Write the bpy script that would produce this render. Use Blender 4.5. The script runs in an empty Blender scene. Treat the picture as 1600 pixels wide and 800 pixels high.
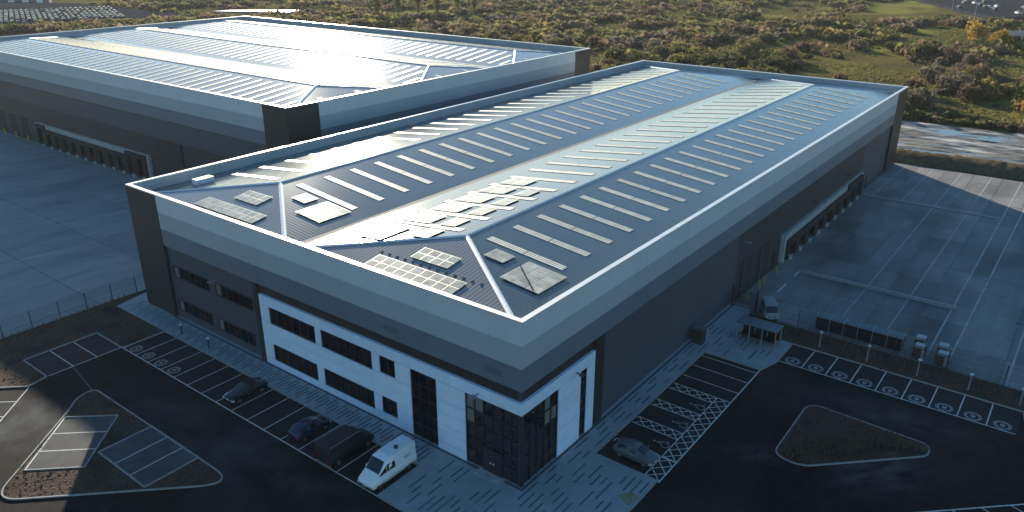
import bpy, bmesh, math, random
from mathutils import Vector, Matrix, noise as mnoise
import numpy as np
random.seed(7); rng = np.random.default_rng(7)
SC = bpy.context.scene
COL = SC.collection

# ------------------------------------------------------------------ camera
cd = bpy.data.cameras.new('camera'); cam = bpy.data.objects.new('camera', cd); COL.objects.link(cam)
cd.sensor_width = 36.0; cd.lens = 1206 / 1600 * 36.0; cd.clip_start = 0.5; cd.clip_end = 9000
YAW, PIT, ROL = 0.653, 0.390, -0.0006
cam.location = (-42.91, -31.82, 43.51)
fw = Vector((math.cos(YAW) * math.cos(PIT), math.sin(YAW) * math.cos(PIT), -math.sin(PIT)))
rt = Vector((math.sin(YAW), -math.cos(YAW), 0)); up = rt.cross(fw)
cam.matrix_world = Matrix.Translation(cam.location) @ Matrix((rt, up, -fw)).transposed().to_4x4()
SC.camera = cam

# ------------------------------------------------------------------ sky, sun, exposure
SUN_EL = math.radians(13.2); SUN_AZ = math.atan2(0.62, 0.785)     # clockwise from +Y
W = bpy.data.worlds.new('World'); SC.world = W; W.use_nodes = True
nt = W.node_tree; nt.nodes.clear()
sky = nt.nodes.new('ShaderNodeTexSky'); sky.sky_type = 'NISHITA'; sky.sun_disc = False
sky.sun_elevation = SUN_EL; sky.sun_rotation = SUN_AZ
sky.air_density = 1.0; sky.dust_density = 0.22; sky.ozone_density = 2.5
bg = nt.nodes.new('ShaderNodeBackground'); bg.inputs[1].default_value = 0.09
out = nt.nodes.new('ShaderNodeOutputWorld')
hs = nt.nodes.new('ShaderNodeHueSaturation'); hs.inputs['Saturation'].default_value = 1.17; hs.inputs['Hue'].default_value = 0.497
nt.links.new(sky.outputs[0], hs.inputs['Color']); nt.links.new(hs.outputs[0], bg.inputs[0]); nt.links.new(bg.outputs[0], out.inputs[0])
sd = bpy.data.lights.new('sun', 'SUN'); sd.energy = 5.0; sd.angle = math.radians(0.5); sd.color = (1.0, 0.89, 0.70)
sun = bpy.data.objects.new('sun', sd); COL.objects.link(sun)
sdir = Vector((math.sin(SUN_AZ) * math.cos(SUN_EL), math.cos(SUN_AZ) * math.cos(SUN_EL), math.sin(SUN_EL)))
sun.rotation_euler = sdir.to_track_quat('Z', 'Y').to_euler()
VS = SC.view_settings
VS.view_transform = 'Standard'; VS.look = 'None'; VS.gamma = 1.0; VS.use_curve_mapping = False; VS.exposure = 1.25

# ------------------------------------------------------------------ materials
MATS = {}
def mat(name, c1, c2=None, scale=1.0, rough=0.6, metal=0.0, spec=0.5, bump=None, detail=4.0, contrast=(0.35, 0.65),
        rnd=0.0, c3=None, scale3=0.1, con3=(0.5, 0.7), stretch=(1, 1, 1), rough2=None, trans=0.0, emis=None, leaf=0.0, wear=(), stripe=None):
    """procedural principled material: two noise mixed colours, a third large-scale tone, optional bump
    bump = ('noise', scale, dist) | ('rib', axis 'x'|'y'|'xy', pitch, dist)"""
    if name in MATS: return MATS[name]
    m = bpy.data.materials.new(name); m.use_nodes = True; t = m.node_tree; N = t.nodes; L = t.links
    b = N['Principled BSDF']; g = N.new('ShaderNodeNewGeometry')
    pos = N.new('ShaderNodeTexCoord').outputs['Object']
    mp = N.new('ShaderNodeMapping'); mp.inputs['Scale'].default_value = stretch; L.new(pos, mp.inputs[0]); P = mp.outputs[0]
    def noise(s, d=detail):
        n = N.new('ShaderNodeTexNoise'); n.inputs['Scale'].default_value = s; n.inputs['Detail'].default_value = d
        L.new(P, n.inputs['Vector']); return n.outputs[0]
    def ramp(fac, lo, hi):
        r = N.new('ShaderNodeMapRange'); r.inputs[1].default_value = lo; r.inputs[2].default_value = hi; r.clamp = True
        L.new(fac, r.inputs[0]); return r.outputs[0]
    def mix(f, a, bb):
        x = N.new('ShaderNodeMix'); x.data_type = 'RGBA'
        L.new(f, x.inputs[0])
        for sock, v in ((x.inputs[6], a), (x.inputs[7], bb)):
            if isinstance(v, tuple): sock.default_value = (*v, 1)
            else: L.new(v, sock)
        return x.outputs[2]
    col = None
    if c2 is not None:
        f = ramp(noise(scale), *contrast); col = mix(f, c1, c2)
        if rough2 is not None:
            r = N.new('ShaderNodeMapRange'); r.inputs[3].default_value = rough; r.inputs[4].default_value = rough2
            L.new(f, r.inputs[0]); L.new(r.outputs[0], b.inputs['Roughness'])
    if c3 is not None:
        f3 = ramp(noise(scale3, 5.0), *con3); col = mix(f3, col if col is not None else c1, c3)
    for (wc, wr_, wa, ws) in wear:          # soft tyre-scrubbed areas: (centre, radii, angle, strength)
        m1 = N.new('ShaderNodeMapping'); m1.vector_type = 'TEXTURE'; m1.inputs['Location'].default_value = (*wc, 0); m1.inputs['Rotation'].default_value = (0, 0, wa); m1.inputs['Scale'].default_value = (*wr_, 100); L.new(pos, m1.inputs[0])
        ln_ = N.new('ShaderNodeVectorMath'); ln_.operation = 'LENGTH'; L.new(m1.outputs[0], ln_.inputs[0])
        e1 = ramp(ln_.outputs['Value'], 1.15, .35)
        m2 = N.new('ShaderNodeMapping'); m2.inputs['Rotation'].default_value = (0, 0, wa); m2.inputs['Scale'].default_value = (.5, 1.1, 1); L.new(m1.outputs[0], m2.inputs[0])
        n2 = N.new('ShaderNodeTexNoise'); n2.inputs['Scale'].default_value = 3.0; n2.inputs['Detail'].default_value = 6; L.new(m2.outputs[0], n2.inputs['Vector'])
        mu_ = N.new('ShaderNodeMath'); mu_.operation = 'MULTIPLY'; L.new(e1, mu_.inputs[0]); L.new(ramp(n2.outputs[0], .36, .66), mu_.inputs[1])
        mv_ = N.new('ShaderNodeMath'); mv_.operation = 'MULTIPLY'; mv_.inputs[1].default_value = ws; L.new(mu_.outputs[0], mv_.inputs[0])
        col = mix(mv_.outputs[0], col, (.15, .155, .16))
    if stripe:      # seams of profiled sheets: (axis, pitch, colour of the dark upstand shadow line, strength)
        ax, pitch, sc_, st = stripe
        sp = N.new('ShaderNodeSeparateXYZ'); L.new(pos, sp.inputs[0]); mu_ = N.new('ShaderNodeMath'); mu_.operation = 'MULTIPLY'; mu_.inputs[1].default_value = 2 * math.pi / pitch
        L.new(sp.outputs[{'x': 0, 'y': 1, 'z': 2}[ax]], mu_.inputs[0]); si = N.new('ShaderNodeMath'); si.operation = 'SINE'; L.new(mu_.outputs[0], si.inputs[0])
        f = ramp(si.outputs[0], .25, .95); mv_ = N.new('ShaderNodeMath'); mv_.operation = 'MULTIPLY'; mv_.inputs[1].default_value = st; L.new(f, mv_.inputs[0])
        col = mix(mv_.outputs[0], col, sc_)
    if rnd > 0:
        oi = N.new('ShaderNodeObjectInfo'); r = N.new('ShaderNodeMapRange')
        r.inputs[3].default_value = 1 - rnd; r.inputs[4].default_value = 1 + rnd; L.new(oi.outputs['Random'], r.inputs[0])
        hv = N.new('ShaderNodeHueSaturation'); L.new(r.outputs[0], hv.inputs['Value'])
        if col is None: hv.inputs['Color'].default_value = (*c1, 1)
        else: L.new(col, hv.inputs['Color'])
        col = hv.outputs[0]
    if col is None: b.inputs['Base Color'].default_value = (*c1, 1)
    else: L.new(col, b.inputs['Base Color'])
    if rough2 is None: b.inputs['Roughness'].default_value = rough
    b.inputs['Metallic'].default_value = metal; b.inputs['Specular IOR Level'].default_value = spec
    if trans: b.inputs['Transmission Weight'].default_value = trans
    if emis: b.inputs['Emission Color'].default_value = (*emis[0], 1); b.inputs['Emission Strength'].default_value = emis[1]
    if bump:
        bp = N.new('ShaderNodeBump'); bp.inputs['Strength'].default_value = 1.0
        if bump[0] == 'noise':
            bp.inputs['Distance'].default_value = bump[2]; L.new(noise(bump[1], 3.0), bp.inputs['Height'])
        else:
            _, ax, pitch, dist = bump; bp.inputs['Distance'].default_value = dist
            sp = N.new('ShaderNodeSeparateXYZ'); L.new(pos, sp.inputs[0])
            if ax == 'xy':
                ad = N.new('ShaderNodeMath'); L.new(sp.outputs[0], ad.inputs[0]); L.new(sp.outputs[1], ad.inputs[1]); s = ad.outputs[0]
            else: s = sp.outputs[{'x': 0, 'y': 1, 'z': 2}[ax]]
            mu = N.new('ShaderNodeMath'); mu.operation = 'MULTIPLY'; mu.inputs[1].default_value = 2 * math.pi / pitch; L.new(s, mu.inputs[0])
            si = N.new('ShaderNodeMath'); si.operation = 'SINE'; L.new(mu.outputs[0], si.inputs[0])
            L.new(si.outputs[0], bp.inputs['Height'])
        L.new(bp.outputs[0], b.inputs['Normal'])
    if leaf:
        tr_ = N.new('ShaderNodeBsdfTranslucent'); mx = N.new('ShaderNodeMixShader'); mx.inputs[0].default_value = leaf
        if col is not None: L.new(col, tr_.inputs[0])
        L.new(b.outputs[0], mx.inputs[1]); L.new(tr_.outputs[0], mx.inputs[2]); L.new(mx.outputs[0], N['Material Output'].inputs[0])
    MATS[name] = m
    return m

M = {}
M['band1'] = mat('pale_cladding', (.57, .60, .62), (.535, .565, .585), .45, rough=.42, bump=('rib', 'xy', .5, .012), stretch=(1, 1, .07))
M['band2'] = mat('mid_pale_cladding', (.375, .41, .435), (.35, .385, .41), .45, rough=.42, bump=('rib', 'xy', .5, .012), stretch=(1, 1, .07))
M['band3'] = mat('mid_cladding', (.15, .175, .21), (.138, .162, .196), .45, rough=.42, bump=('rib', 'xy', .5, .012), stretch=(1, 1, .07))
M['wall_mid'] = mat('slate_cladding', (.060, .072, .090), (.052, .063, .080), .5, rough=.5, stretch=(1, 1, .12), bump=('rib', 'z', .9, .006))
M['wall_dark'] = mat('charcoal_cladding', (.034, .036, .04), (.028, .03, .034), .15, rough=.5, bump=('rib', 'xy', .5, .01))
M['corner'] = mat('anthracite_cladding', (.026, .024, .026), (.021, .02, .022), .2, rough=.5, bump=('rib', 'xy', .5, .006))
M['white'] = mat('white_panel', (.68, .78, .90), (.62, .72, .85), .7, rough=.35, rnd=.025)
M['cap'] = mat('capping_metal', (.72, .72, .70), (.62, .62, .6), .8, rough=.34, metal=.35)
M['parapet_in'] = mat('parapet_lining', (.38, .42, .45), (.33, .37, .40), .3, rough=.5, bump=('rib', 'xy', .5, .02))
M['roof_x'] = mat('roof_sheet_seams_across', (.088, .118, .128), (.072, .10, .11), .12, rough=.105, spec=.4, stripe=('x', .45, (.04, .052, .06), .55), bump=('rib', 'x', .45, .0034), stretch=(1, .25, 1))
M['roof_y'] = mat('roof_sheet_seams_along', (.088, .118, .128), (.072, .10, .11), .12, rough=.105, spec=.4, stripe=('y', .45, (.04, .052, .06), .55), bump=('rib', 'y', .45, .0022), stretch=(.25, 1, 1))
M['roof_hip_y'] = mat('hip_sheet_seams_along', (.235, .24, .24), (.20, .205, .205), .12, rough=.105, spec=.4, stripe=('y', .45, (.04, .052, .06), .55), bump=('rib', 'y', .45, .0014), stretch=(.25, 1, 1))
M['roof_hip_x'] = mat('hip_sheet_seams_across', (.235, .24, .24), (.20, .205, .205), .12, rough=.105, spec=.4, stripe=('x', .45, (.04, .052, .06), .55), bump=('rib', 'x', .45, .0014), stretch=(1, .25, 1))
M['ridge'] = mat('ridge_metal', (.66, .70, .74), (.58, .62, .66), .5, rough=.4, metal=0)
M['gutter'] = mat('gutter_metal', (.10, .11, .12), (.08, .09, .1), .4, rough=.8, spec=.2)
M['rooflight'] = mat('rooflight_sheet', (.58, .57, .49), (.44, .43, .37), .9, rough=.5, spec=.4, bump=('rib', 'y', .33, .035), rnd=.08)
M['pv'] = mat('panel_glass', (.66, .62, .49), (.48, .445, .34), .8, rough=.16, spec=.35, rnd=.12, contrast=(.38, .64), c3=(.26, .21, .15), scale3=.45, con3=(.56, .68))  # pale cream base paints in the bright low sky mirrored by the glass
M['pv_frame'] = mat('panel_frame', (.66, .64, .54), rough=.45, metal=.3)
M['rail'] = mat('dark_rail', (.012, .013, .015), rough=.9, spec=.05)
M['glass'] = mat('dark_glazing', (.014, .016, .021), (.030, .029, .036), 1.2, rough=.05, spec=.5, rnd=.3)
M['glass_dark'] = mat('tinted_glazing', (.007, .007, .010), (.014, .013, .018), 1.0, rough=.12, spec=.22, rnd=.3)
M['mullion'] = mat('dark_frame', (.020, .020, .025), rough=.45)
M['blind'] = mat('window_blind', (.16, .16, .15), rough=.7)
M['door_dark'] = mat('dock_rubber', (.012, .012, .013), (.02, .02, .021), 3, rough=.65, bump=('noise', 8, .02))
M['dock_grey'] = mat('dock_surround', (.34, .35, .34), (.28, .29, .29), .8, rough=.6)
M['dock_door'] = mat('dock_door', (.05, .05, .055), (.04, .04, .045), 1, rough=.5, bump=('rib', 'z', .5, .01))
M['bumper'] = mat('bumper_plate', (.42, .43, .42), (.3, .3, .3), 2, rough=.5)
M['yellow'] = mat('yellow_paint', (.55, .36, .03), (.42, .27, .03), 3, rough=.5)
M['orange'] = mat('orange_paint', (.42, .16, .07), rough=.55)
M['steel'] = mat('galvanised', (.36, .38, .40), (.28, .30, .32), 4, rough=.45, metal=.5)
M['whitepaint'] = mat('white_paint_metal', (.72, .74, .76), (.6, .62, .64), 3, rough=.4)
M['darksteel'] = mat('dark_steel', (.03, .033, .036), (.022, .024, .027), 4, rough=.5)
M['asphalt'] = mat('asphalt', (.0085, .0078, .008), (.016, .015, .0148), 1.1, rough=.88, spec=.13, bump=('noise', 26, .01), c3=(.034, .032, .031), scale3=.045, con3=(.5, .75),
                   wear=[((21.4, -23.6), (5.4, 3.6), -.55, .42), ((17.0, -14.2), (1.6, 3.2), .3, .22), ((2, -16), (9, 4), .1, .12), ((-12, 27), (6, 20), .05, .3), ((-24, 46), (5, 9), .78, .55), ((31, -22), (2.5, 9), .05, .3)])
M['bay'] = mat('bay_asphalt', (.014, .0125, .013), (.021, .0195, .020), 1.6, rough=.85, spec=.3, bump=('noise', 30, .01), c3=(.030, .030, .032), scale3=.16, con3=(.5, .75))
M['bay_block'] = mat('bay_block_paving', (.05, .051, .054), (.07, .071, .073), .9, rough=.85, spec=.3, bump=('noise', 14, .012), c3=(.095, .096, .10), scale3=.3, con3=(.5, .75))
M['concrete'] = mat('yard_concrete', (.225, .23, .225), (.275, .275, .265), .35, rough=.75, spec=.35, bump=('noise', 9, .006), c3=(.15, .152, .152), scale3=.07, con3=(.5, .74), rnd=.08, stretch=(.5, 1.6, 1), detail=8)
M['concrete_r'] = mat('yard_concrete_worn', (.175, .172, .168), (.22, .216, .21), .35, rough=.75, spec=.35, bump=('noise', 9, .006), c3=(.095, .094, .092), scale3=.08, con3=(.46, .68), rnd=.2, stretch=(.5, 1.5, 1), detail=8)
M['joint'] = mat('joint_bed', (.075, .075, .075), (.10, .10, .10), .6, rough=.9)
M['paving'] = mat('pale_paving', (.30, .32, .335), (.26, .275, .29), .9, rough=.75, bump=('noise', 12, .004), c3=(.23, .245, .26), scale3=.18, con3=(.5, .75))
M['paver'] = mat('charcoal_paver', (.10, .105, .112), (.075, .079, .085), 2, rough=.75, rnd=.3)
M['kerb'] = mat('kerb_concrete', (.30, .30, .29), (.24, .24, .235), 2, rough=.8)
M['line'] = mat('road_paint', (.62, .62, .60), (.42, .42, .41), 2.2, rough=.7, contrast=(.4, .75))
M['mark'] = mat('marking_paint', (.36, .36, .355), (.19, .19, .188), 2.6, rough=.75, contrast=(.35, .72))
M['line_worn'] = mat('worn_road_paint', (.40, .41, .41), (.24, .245, .245), 1.1, rough=.75, contrast=(.35, .7))
M['line_yellow'] = mat('worn_yellow_paint', (.26, .22, .13), (.2, .18, .13), 1.1, rough=.8)
M['tactile'] = mat('buff_tactile', (.28, .23, .15), (.24, .2, .13), 3, rough=.8)
M['mulch'] = mat('bark_mulch', (.060, .040, .027), (.105, .075, .055), 3.5, rough=.95, spec=.1, bump=('noise', 6, .10), c3=(.042, .03, .022), scale3=.3)
M['soil'] = mat('soil', (.085, .064, .042), (.13, .105, .07), .8, rough=.95, spec=0, bump=('noise', 2.5, .15))
M['mud'] = mat('wet_mud', (.085, .08, .07), (.15, .13, .105), .22, rough=.5, spec=.5, rough2=.8, bump=('noise', .9, .25), c3=(.40, .38, .345), scale3=.16, con3=(.52, .62), stretch=(1.7, .4, 1))
M['water'] = mat('puddle_water', (.09, .085, .075), rough=.12, spec=.35, bump=('noise', .5, .01))
M['terrain'] = mat('rough_grass', (.125, .112, .038), (.095, .078, .036), .06, rough=.95, spec=0, detail=9, contrast=(.4, .6), c3=(.21, .20, .052), scale3=.016, con3=(.54, .64), bump=('noise', .6, .5))
M['grass'] = mat('grass_blade', (.10, .115, .03), (.14, .12, .04), .05, rough=.9, spec=.1, leaf=.5)
M['tan'] = mat('dry_stem', (.11, .085, .045), (.16, .125, .07), .8, rough=.9, spec=.1)
for k, a, b_ in (('olive', (0.184, 0.167, 0.063), (0.120, 0.116, 0.045)), ('dark', (0.099, 0.105, 0.048), (0.072, 0.078, 0.039)), ('brown', (0.184, 0.132, 0.083), (0.128, 0.093, 0.063)),
                 ('gold', (0.224, 0.186, 0.068), (0.160, 0.136, 0.054)), ('amber', (0.400, 0.279, 0.045), (0.320, 0.202, 0.045)), ('orange', (0.320, 0.186, 0.060), (0.240, 0.139, 0.053)), ('green', (0.135, 0.145, 0.055), (0.10, 0.11, 0.045)),
                 ('grey', (0.168, 0.143, 0.108), (0.125, 0.105, 0.083))):
    M['leaf_' + k] = mat('leaf_' + k, a, b_, .55, rough=.9, spec=.04, rnd=.22, leaf=.5)
M['bark'] = mat('bark', (.06, .046, .034), (.04, .032, .025), 3, rough=.95)
M['car_black'] = mat('paint_black', (.014, .016, .020), (.018, .020, .024), 1, rough=.16, spec=.6)
M['car_blue'] = mat('paint_blue', (.006, .014, .042), (.008, .018, .050), 1, rough=.18, spec=.6)
M['car_white'] = mat('paint_white', (.76, .77, .78), (.70, .71, .72), 1.5, rough=.25)
M['car_grey'] = mat('paint_grey', (.075, .085, .092), (.09, .1, .105), 1, rough=.22, spec=.6)
M['car_dark'] = mat('paint_matt_dark', (.016, .015, .020), (.012, .0115, .015), 1.5, rough=.5)
M['car_glass'] = mat('car_glass', (.012, .016, .02), rough=.05, spec=.6)
M['tyre'] = mat('tyre_rubber', (.015, .015, .016), rough=.85)
M['rim'] = mat('wheel_rim', (.20, .21, .22), rough=.35, metal=.7)
M['lamp_glass'] = mat('headlamp_glass', (.45, .47, .5), rough=.12)
M['tail'] = mat('tail_lamp', (.18, .012, .012), rough=.25)
M['hivis'] = mat('hi_vis', (.45, .42, .04), rough=.8)
M['wrap'] = mat('pallet_wrap', (.30, .32, .35), (.24, .26, .29), 2, rough=.35)
M['goods'] = mat('pallet_goods', (.085, .06, .055), (.06, .045, .042), 3, rough=.7)
M['timber'] = mat('timber', (.20, .15, .09), (.15, .11, .07), 4, rough=.85)
M['shelter_roof'] = mat('shelter_roof', (.085, .115, .13), (.07, .095, .11), 1, rough=.3)
M['perspex'] = mat('shelter_perspex', (.018, .024, .032), (.012, .017, .024), 1, rough=.2)
M['cabinet'] = mat('green_cabinet', (.028, .04, .034), (.022, .032, .028), 2, rough=.5)
M['far_roof'] = mat('far_pale_roof', (.55, .56, .55), (.48, .49, .48), .2, rough=.5)
M['wet'] = mat('wet_track', (.14, .13, .12), (.20, .19, .17), .15, rough=.22, spec=.6, bump=('noise', .4, .05))
M['field'] = mat('pale_field', (.13, .16, .06), (.11, .14, .05), .05, rough=.9, spec=0)

# ------------------------------------------------------------------ mesh helpers
class MB:
    def __init__(s): s.v = []; s.f = []; s.m = []; s.mi = 0
    def face(s, pts):
        i = len(s.v); s.v += [tuple(p) for p in pts]; s.f.append(tuple(range(i, i + len(pts)))); s.m.append(s.mi); return s
    def box(s, x0, x1, y0, y1, z0, z1):
        i = len(s.v)
        s.v += [(x0, y0, z0), (x1, y0, z0), (x1, y1, z0), (x0, y1, z0), (x0, y0, z1), (x1, y0, z1), (x1, y1, z1), (x0, y1, z1)]
        for q in ((3, 2, 1, 0), (4, 5, 6, 7), (0, 1, 5, 4), (1, 2, 6, 5), (2, 3, 7, 6), (3, 0, 4, 7)):
            s.f.append(tuple(i + k for k in q)); s.m.append(s.mi)
        return s
    def prism(s, poly, z0, z1):
        a = sum(poly[i][0] * poly[(i + 1) % len(poly)][1] - poly[(i + 1) % len(poly)][0] * poly[i][1] for i in range(len(poly)))
        if a < 0: poly = poly[::-1]
        zf0 = z0 if callable(z0) else (lambda x, y: z0); zf1 = z1 if callable(z1) else (lambda x, y: z1)
        n = len(poly); i = len(s.v)
        s.v += [(p[0], p[1], zf0(p[0], p[1])) for p in poly] + [(p[0], p[1], zf1(p[0], p[1])) for p in poly]
        s.f.append(tuple(i + k for k in reversed(range(n)))); s.f.append(tuple(i + n + k for k in range(n))); s.m += [s.mi] * 2
        for k in range(n):
            s.f.append((i + k, i + (k + 1) % n, i + n + (k + 1) % n, i + n + k)); s.m.append(s.mi)
        return s
    def hexa(s, b, t):   # 4 bottom pts, 4 top pts
        i = len(s.v); s.v += [tuple(p) for p in b] + [tuple(p) for p in t]
        for q in ((3, 2, 1, 0), (4, 5, 6, 7), (0, 1, 5, 4), (1, 2, 6, 5), (2, 3, 7, 6), (3, 0, 4, 7)):
            s.f.append(tuple(i + k for k in q)); s.m.append(s.mi)
        return s
    def tube(s, p, q, r, n=8, r2=None):
        p = Vector(p); q = Vector(q); d = (q - p).normalized(); r2 = r if r2 is None else r2
        a = d.orthogonal().normalized(); b = d.cross(a); i = len(s.v)
        for c, rr in ((p, r), (q, r2)):
            for k in range(n):
                t = 2 * math.pi * k / n; s.v.append(tuple(c + a * (rr * math.cos(t)) + b * (rr * math.sin(t))))
        for k in range(n):
            s.f.append((i + k, i + (k + 1) % n, i + n + (k + 1) % n, i + n + k)); s.m.append(s.mi)
        s.f.append(tuple(i + k for k in reversed(range(n)))); s.f.append(tuple(i + n + k for k in range(n))); s.m += [s.mi] * 2
        return s
    def bar(s, p, q, w, h):  # rectangular bar between two points, w horizontal, h vertical
        p = Vector(p); q = Vector(q); d = (q - p); sd_ = Vector((-d.y, d.x, 0))
        sd_ = sd_.normalized() * (w / 2) if sd_.length > 1e-6 else Vector((w / 2, 0, 0))
        u = Vector((0, 0, h)); 
        return s.hexa([p - sd_, q - sd_, q + sd_, p + sd_], [p - sd_ + u, q - sd_ + u, q + sd_ + u, p + sd_ + u])
    def line(s, p, q, w, z):   # flat strip on the ground
        p = Vector((p[0], p[1])); q = Vector((q[0], q[1])); d = (q - p).normalized(); n = Vector((-d.y, d.x)) * (w / 2)
        return s.face([(*(p - n), z), (*(q - n), z), (*(q + n), z), (*(p + n), z)])
    def ring(s, c, r0, r1, z, n=24, a0=0, a1=2 * math.pi, sx=1, sy=1):
        for k in range(n):
            t0 = a0 + (a1 - a0) * k / n; t1 = a0 + (a1 - a0) * (k + 1) / n
            P = lambda r, t: (c[0] + sx * r * math.cos(t), c[1] + sy * r * math.sin(t), z)
            s.face([P(r0, t0), P(r1, t0), P(r1, t1), P(r0, t1)])
        return s
    def mesh(s, name, mats, smooth=None):
        me = bpy.data.meshes.new(name); me.from_pydata(s.v, [], s.f)
        for m_ in (mats if isinstance(mats, (list, tuple)) else [mats]): me.materials.append(m_)
        if max(s.m, default=0) > 0: me.polygons.foreach_set('material_index', s.m)
        if smooth:
            me.polygons.foreach_set('use_smooth', [True] * len(me.polygons)); me.update(); me.set_sharp_from_angle(angle=math.radians(smooth))
        me.update(); return me
    def build(s, name, mats, parent=None, smooth=None):
        return link(name, s.mesh(name, mats, smooth), parent)
def link(name, me, parent=None, loc=None):
    o = bpy.data.objects.new(name, me); COL.objects.link(o)
    if parent: o.parent = parent
    if loc is not None: o.location = loc
    return o
def thing(name, label, cat, loc=(0, 0, 0), rz=0.0, group=None):
    o = bpy.data.objects.new(name, None); COL.objects.link(o); o.location = loc; o.rotation_euler = (0, 0, rz); o.empty_display_size = .3
    return tag(o, label, cat, group)
def tag(o, label, cat, group=None):
    o['label'] = label; o['category'] = cat
    if group: o['group'] = group
    return o
def struct(o): o['kind'] = 'structure'; return o
def stuff(o): o['kind'] = 'stuff'; return o
def copy_tree(o, loc=None, rz=None, label=None, parent=None):
    c = o.copy(); COL.objects.link(c); c.parent = parent
    if loc is not None: c.location = loc
    if rz is not None: c.rotation_euler = (0, 0, rz)
    if label: c['label'] = label
    for ch in o.children: copy_tree(ch, parent=c)
    return c
def rounded(poly, r, n=5):
    """round the corners of a polygon; r scalar or list"""
    out_ = []; N_ = len(poly)
    for i, p in enumerate(poly):
        rr = r[i] if isinstance(r, (list, tuple)) else r
        p = Vector(p); a = Vector(poly[i - 1]) - p; b = Vector(poly[(i + 1) % N_]) - p
        if rr <= 0: out_.append(tuple(p)); continue
        rr = min(rr, a.length * .48, b.length * .48); a = p + a.normalized() * rr; b = p + b.normalized() * rr
        for k in range(n + 1):
            t = k / n; out_.append(tuple(a * (1 - t) ** 2 + p * 2 * t * (1 - t) + b * t * t))
    return out_
def kerb_run(pts, closed, w=.14, h=.11, z=0.0):
    m_ = MB(); n = len(pts); rng_ = range(n if closed else n - 1)
    for i in rng_:
        p, q = Vector(pts[i]), Vector(pts[(i + 1) % n]); d = (q - p)
        if d.length < 1e-4: continue
        m_.bar((p.x, p.y, z - .05), (q.x, q.y, z - .05), w, h + .05)
    return m_

# ------------------------------------------------------------------ terrain, sheets of ground
def yardz(x, y=0): return -1.35 * min(1, max(0, (x + 4) / 34.0))
def site(x, y):
    d1 = max(-150 - x, x - 131, -110 - y, y - 64.4); d2 = max(-150 - x, x - 124, 60 - y, y - 216)
    return min(d1, d2)
def hgt(x, y):
    d = site(x, y)
    if d <= 0: return -2.6
    f = min(1, d / 5)
    base = -2.6 + 2.35 * f
    far = min(1, max(0, (d - 55) / 120))
    n = mnoise.noise(Vector((x * .012, y * .012, 3))) * 2.4 + mnoise.noise(Vector((x * .045, y * .045, 8))) * .8
    mound = 0
    return base + far * n + mound
def axis(a0, a1, fine0, fine1, df, dc):
    L_ = []; x = a0
    while x < a1:
        L_.append(x); x += df if fine0 <= x < fine1 else dc
    L_.append(a1); return L_
xs = axis(-3500, 4200, -160, 720, 5.0, 160); ys = axis(-3500, 4200, -120, 720, 5.0, 160)
tv = [(x, y, hgt(x, y)) for y in ys for x in xs]; nx = len(xs)
tf = [(j * nx + i, j * nx + i + 1, (j + 1) * nx + i + 1, (j + 1) * nx + i) for j in range(len(ys) - 1) for i in range(nx - 1)]
tm = bpy.data.meshes.new('ground'); tm.from_pydata(tv, [], tf); tm.materials.append(M['terrain'])
tm.polygons.foreach_set('use_smooth', [True] * len(tf)); terrain = struct(link('ground', tm))

carpark = struct(MB().prism([(-150, -110), (44, -110), (44, 64.4), (-150, 64.4)], -.6, 0).build('car_park_asphalt', M['asphalt']))
# right-hand delivery yard: bed + single slabs
yard_r = struct(MB().prism([(44, -110), (131.2, -110), (131.2, .2), (44, .2)], -.6, -.03).build('delivery_yard', M['joint']))
def slabs(xa, xb, ya, yb, nx_, ny_, parent, m_, zf, th=.06, gap=.05):
    xs_ = np.linspace(xa, xb, nx_ + 1); ys_ = np.linspace(ya, yb, ny_ + 1)
    for i in range(nx_):
        for j in range(ny_):
            g = gap / 2
            P = [(xs_[i] + g, ys_[j] + g), (xs_[i + 1] - g, ys_[j] + g), (xs_[i + 1] - g, ys_[j + 1] - g), (xs_[i] + g, ys_[j + 1] - g)]
            MB().prism(P, lambda x, y: zf(x, y) - th, lambda x, y: zf(x, y)).build('concrete_slab', m_, parent)
slabs(44.05, 131.1, -60, .15, 14, 12, yard_r, M['concrete_r'], lambda x, y: 0.002, gap=.08)
# left-hand yard in front of the far warehouse (falls gently towards its docks)
yl = MB()
xsn = [-150, -4, 30, 34]
for a, b in zip(xsn[:-1], xsn[1:]):
    yl.face([(a, 64.5, yardz(a) - .035), (b, 64.5, yardz(b) - .035), (b, 230, yardz(b) - .035), (a, 230, yardz(a) - .035)])
yard_l = struct(yl.build('service_yard', M['joint']))
for (a, b, n) in ((-64, -4, 5), (-4, 30, 3), (30, 34, 1)):
    slabs(a, b, 64.55, 214, n, 12, yard_l, M['concrete'], yardz, gap=.11)
apron = struct(MB().prism([(33.9, 59.5), (124, 59.5), (124, 70.2), (33.9, 70.2)], -2.0, -1.36).build('gap_concrete', M['joint']))

# ------------------------------------------------------------------ pavement round the office corner
PAV = [(-3.0, 62.3), (-3.0, 9.1), (-8.1, 9.1), (-8.1, -8.7), (8.0, -8.7), (8.0, -2.4), (31.6, -2.4), (31.6, -8.9), (34.3, -9.7), (39.5, -9.7), (39.5, -3.6), (46.0, -2.2), (46.0, .5), (.4, .5), (.4, 59.8), (2.0, 63.4)]
PAVR = [0] * len(PAV); PAVR[3] = 12.0
pav_poly = []
for i, p in enumerate(PAV):
    if i == 3:
        c = Vector((3.9, 3.3)); 
        for k in range(13):
            t = math.pi + (math.pi / 2) * k / 12; pav_poly.append((3.9 + 12 * math.cos(t), 3.3 + 12 * math.sin(t)))
    else: pav_poly.append(p)
pavement = struct(MB().prism(pav_poly, -.2, .10).build('pavement', M['paving']))
struct(kerb_run(pav_poly[:-4], False, w=.15, h=.112).build('kerb', M['kerb']))
dash_mesh = {}
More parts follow.
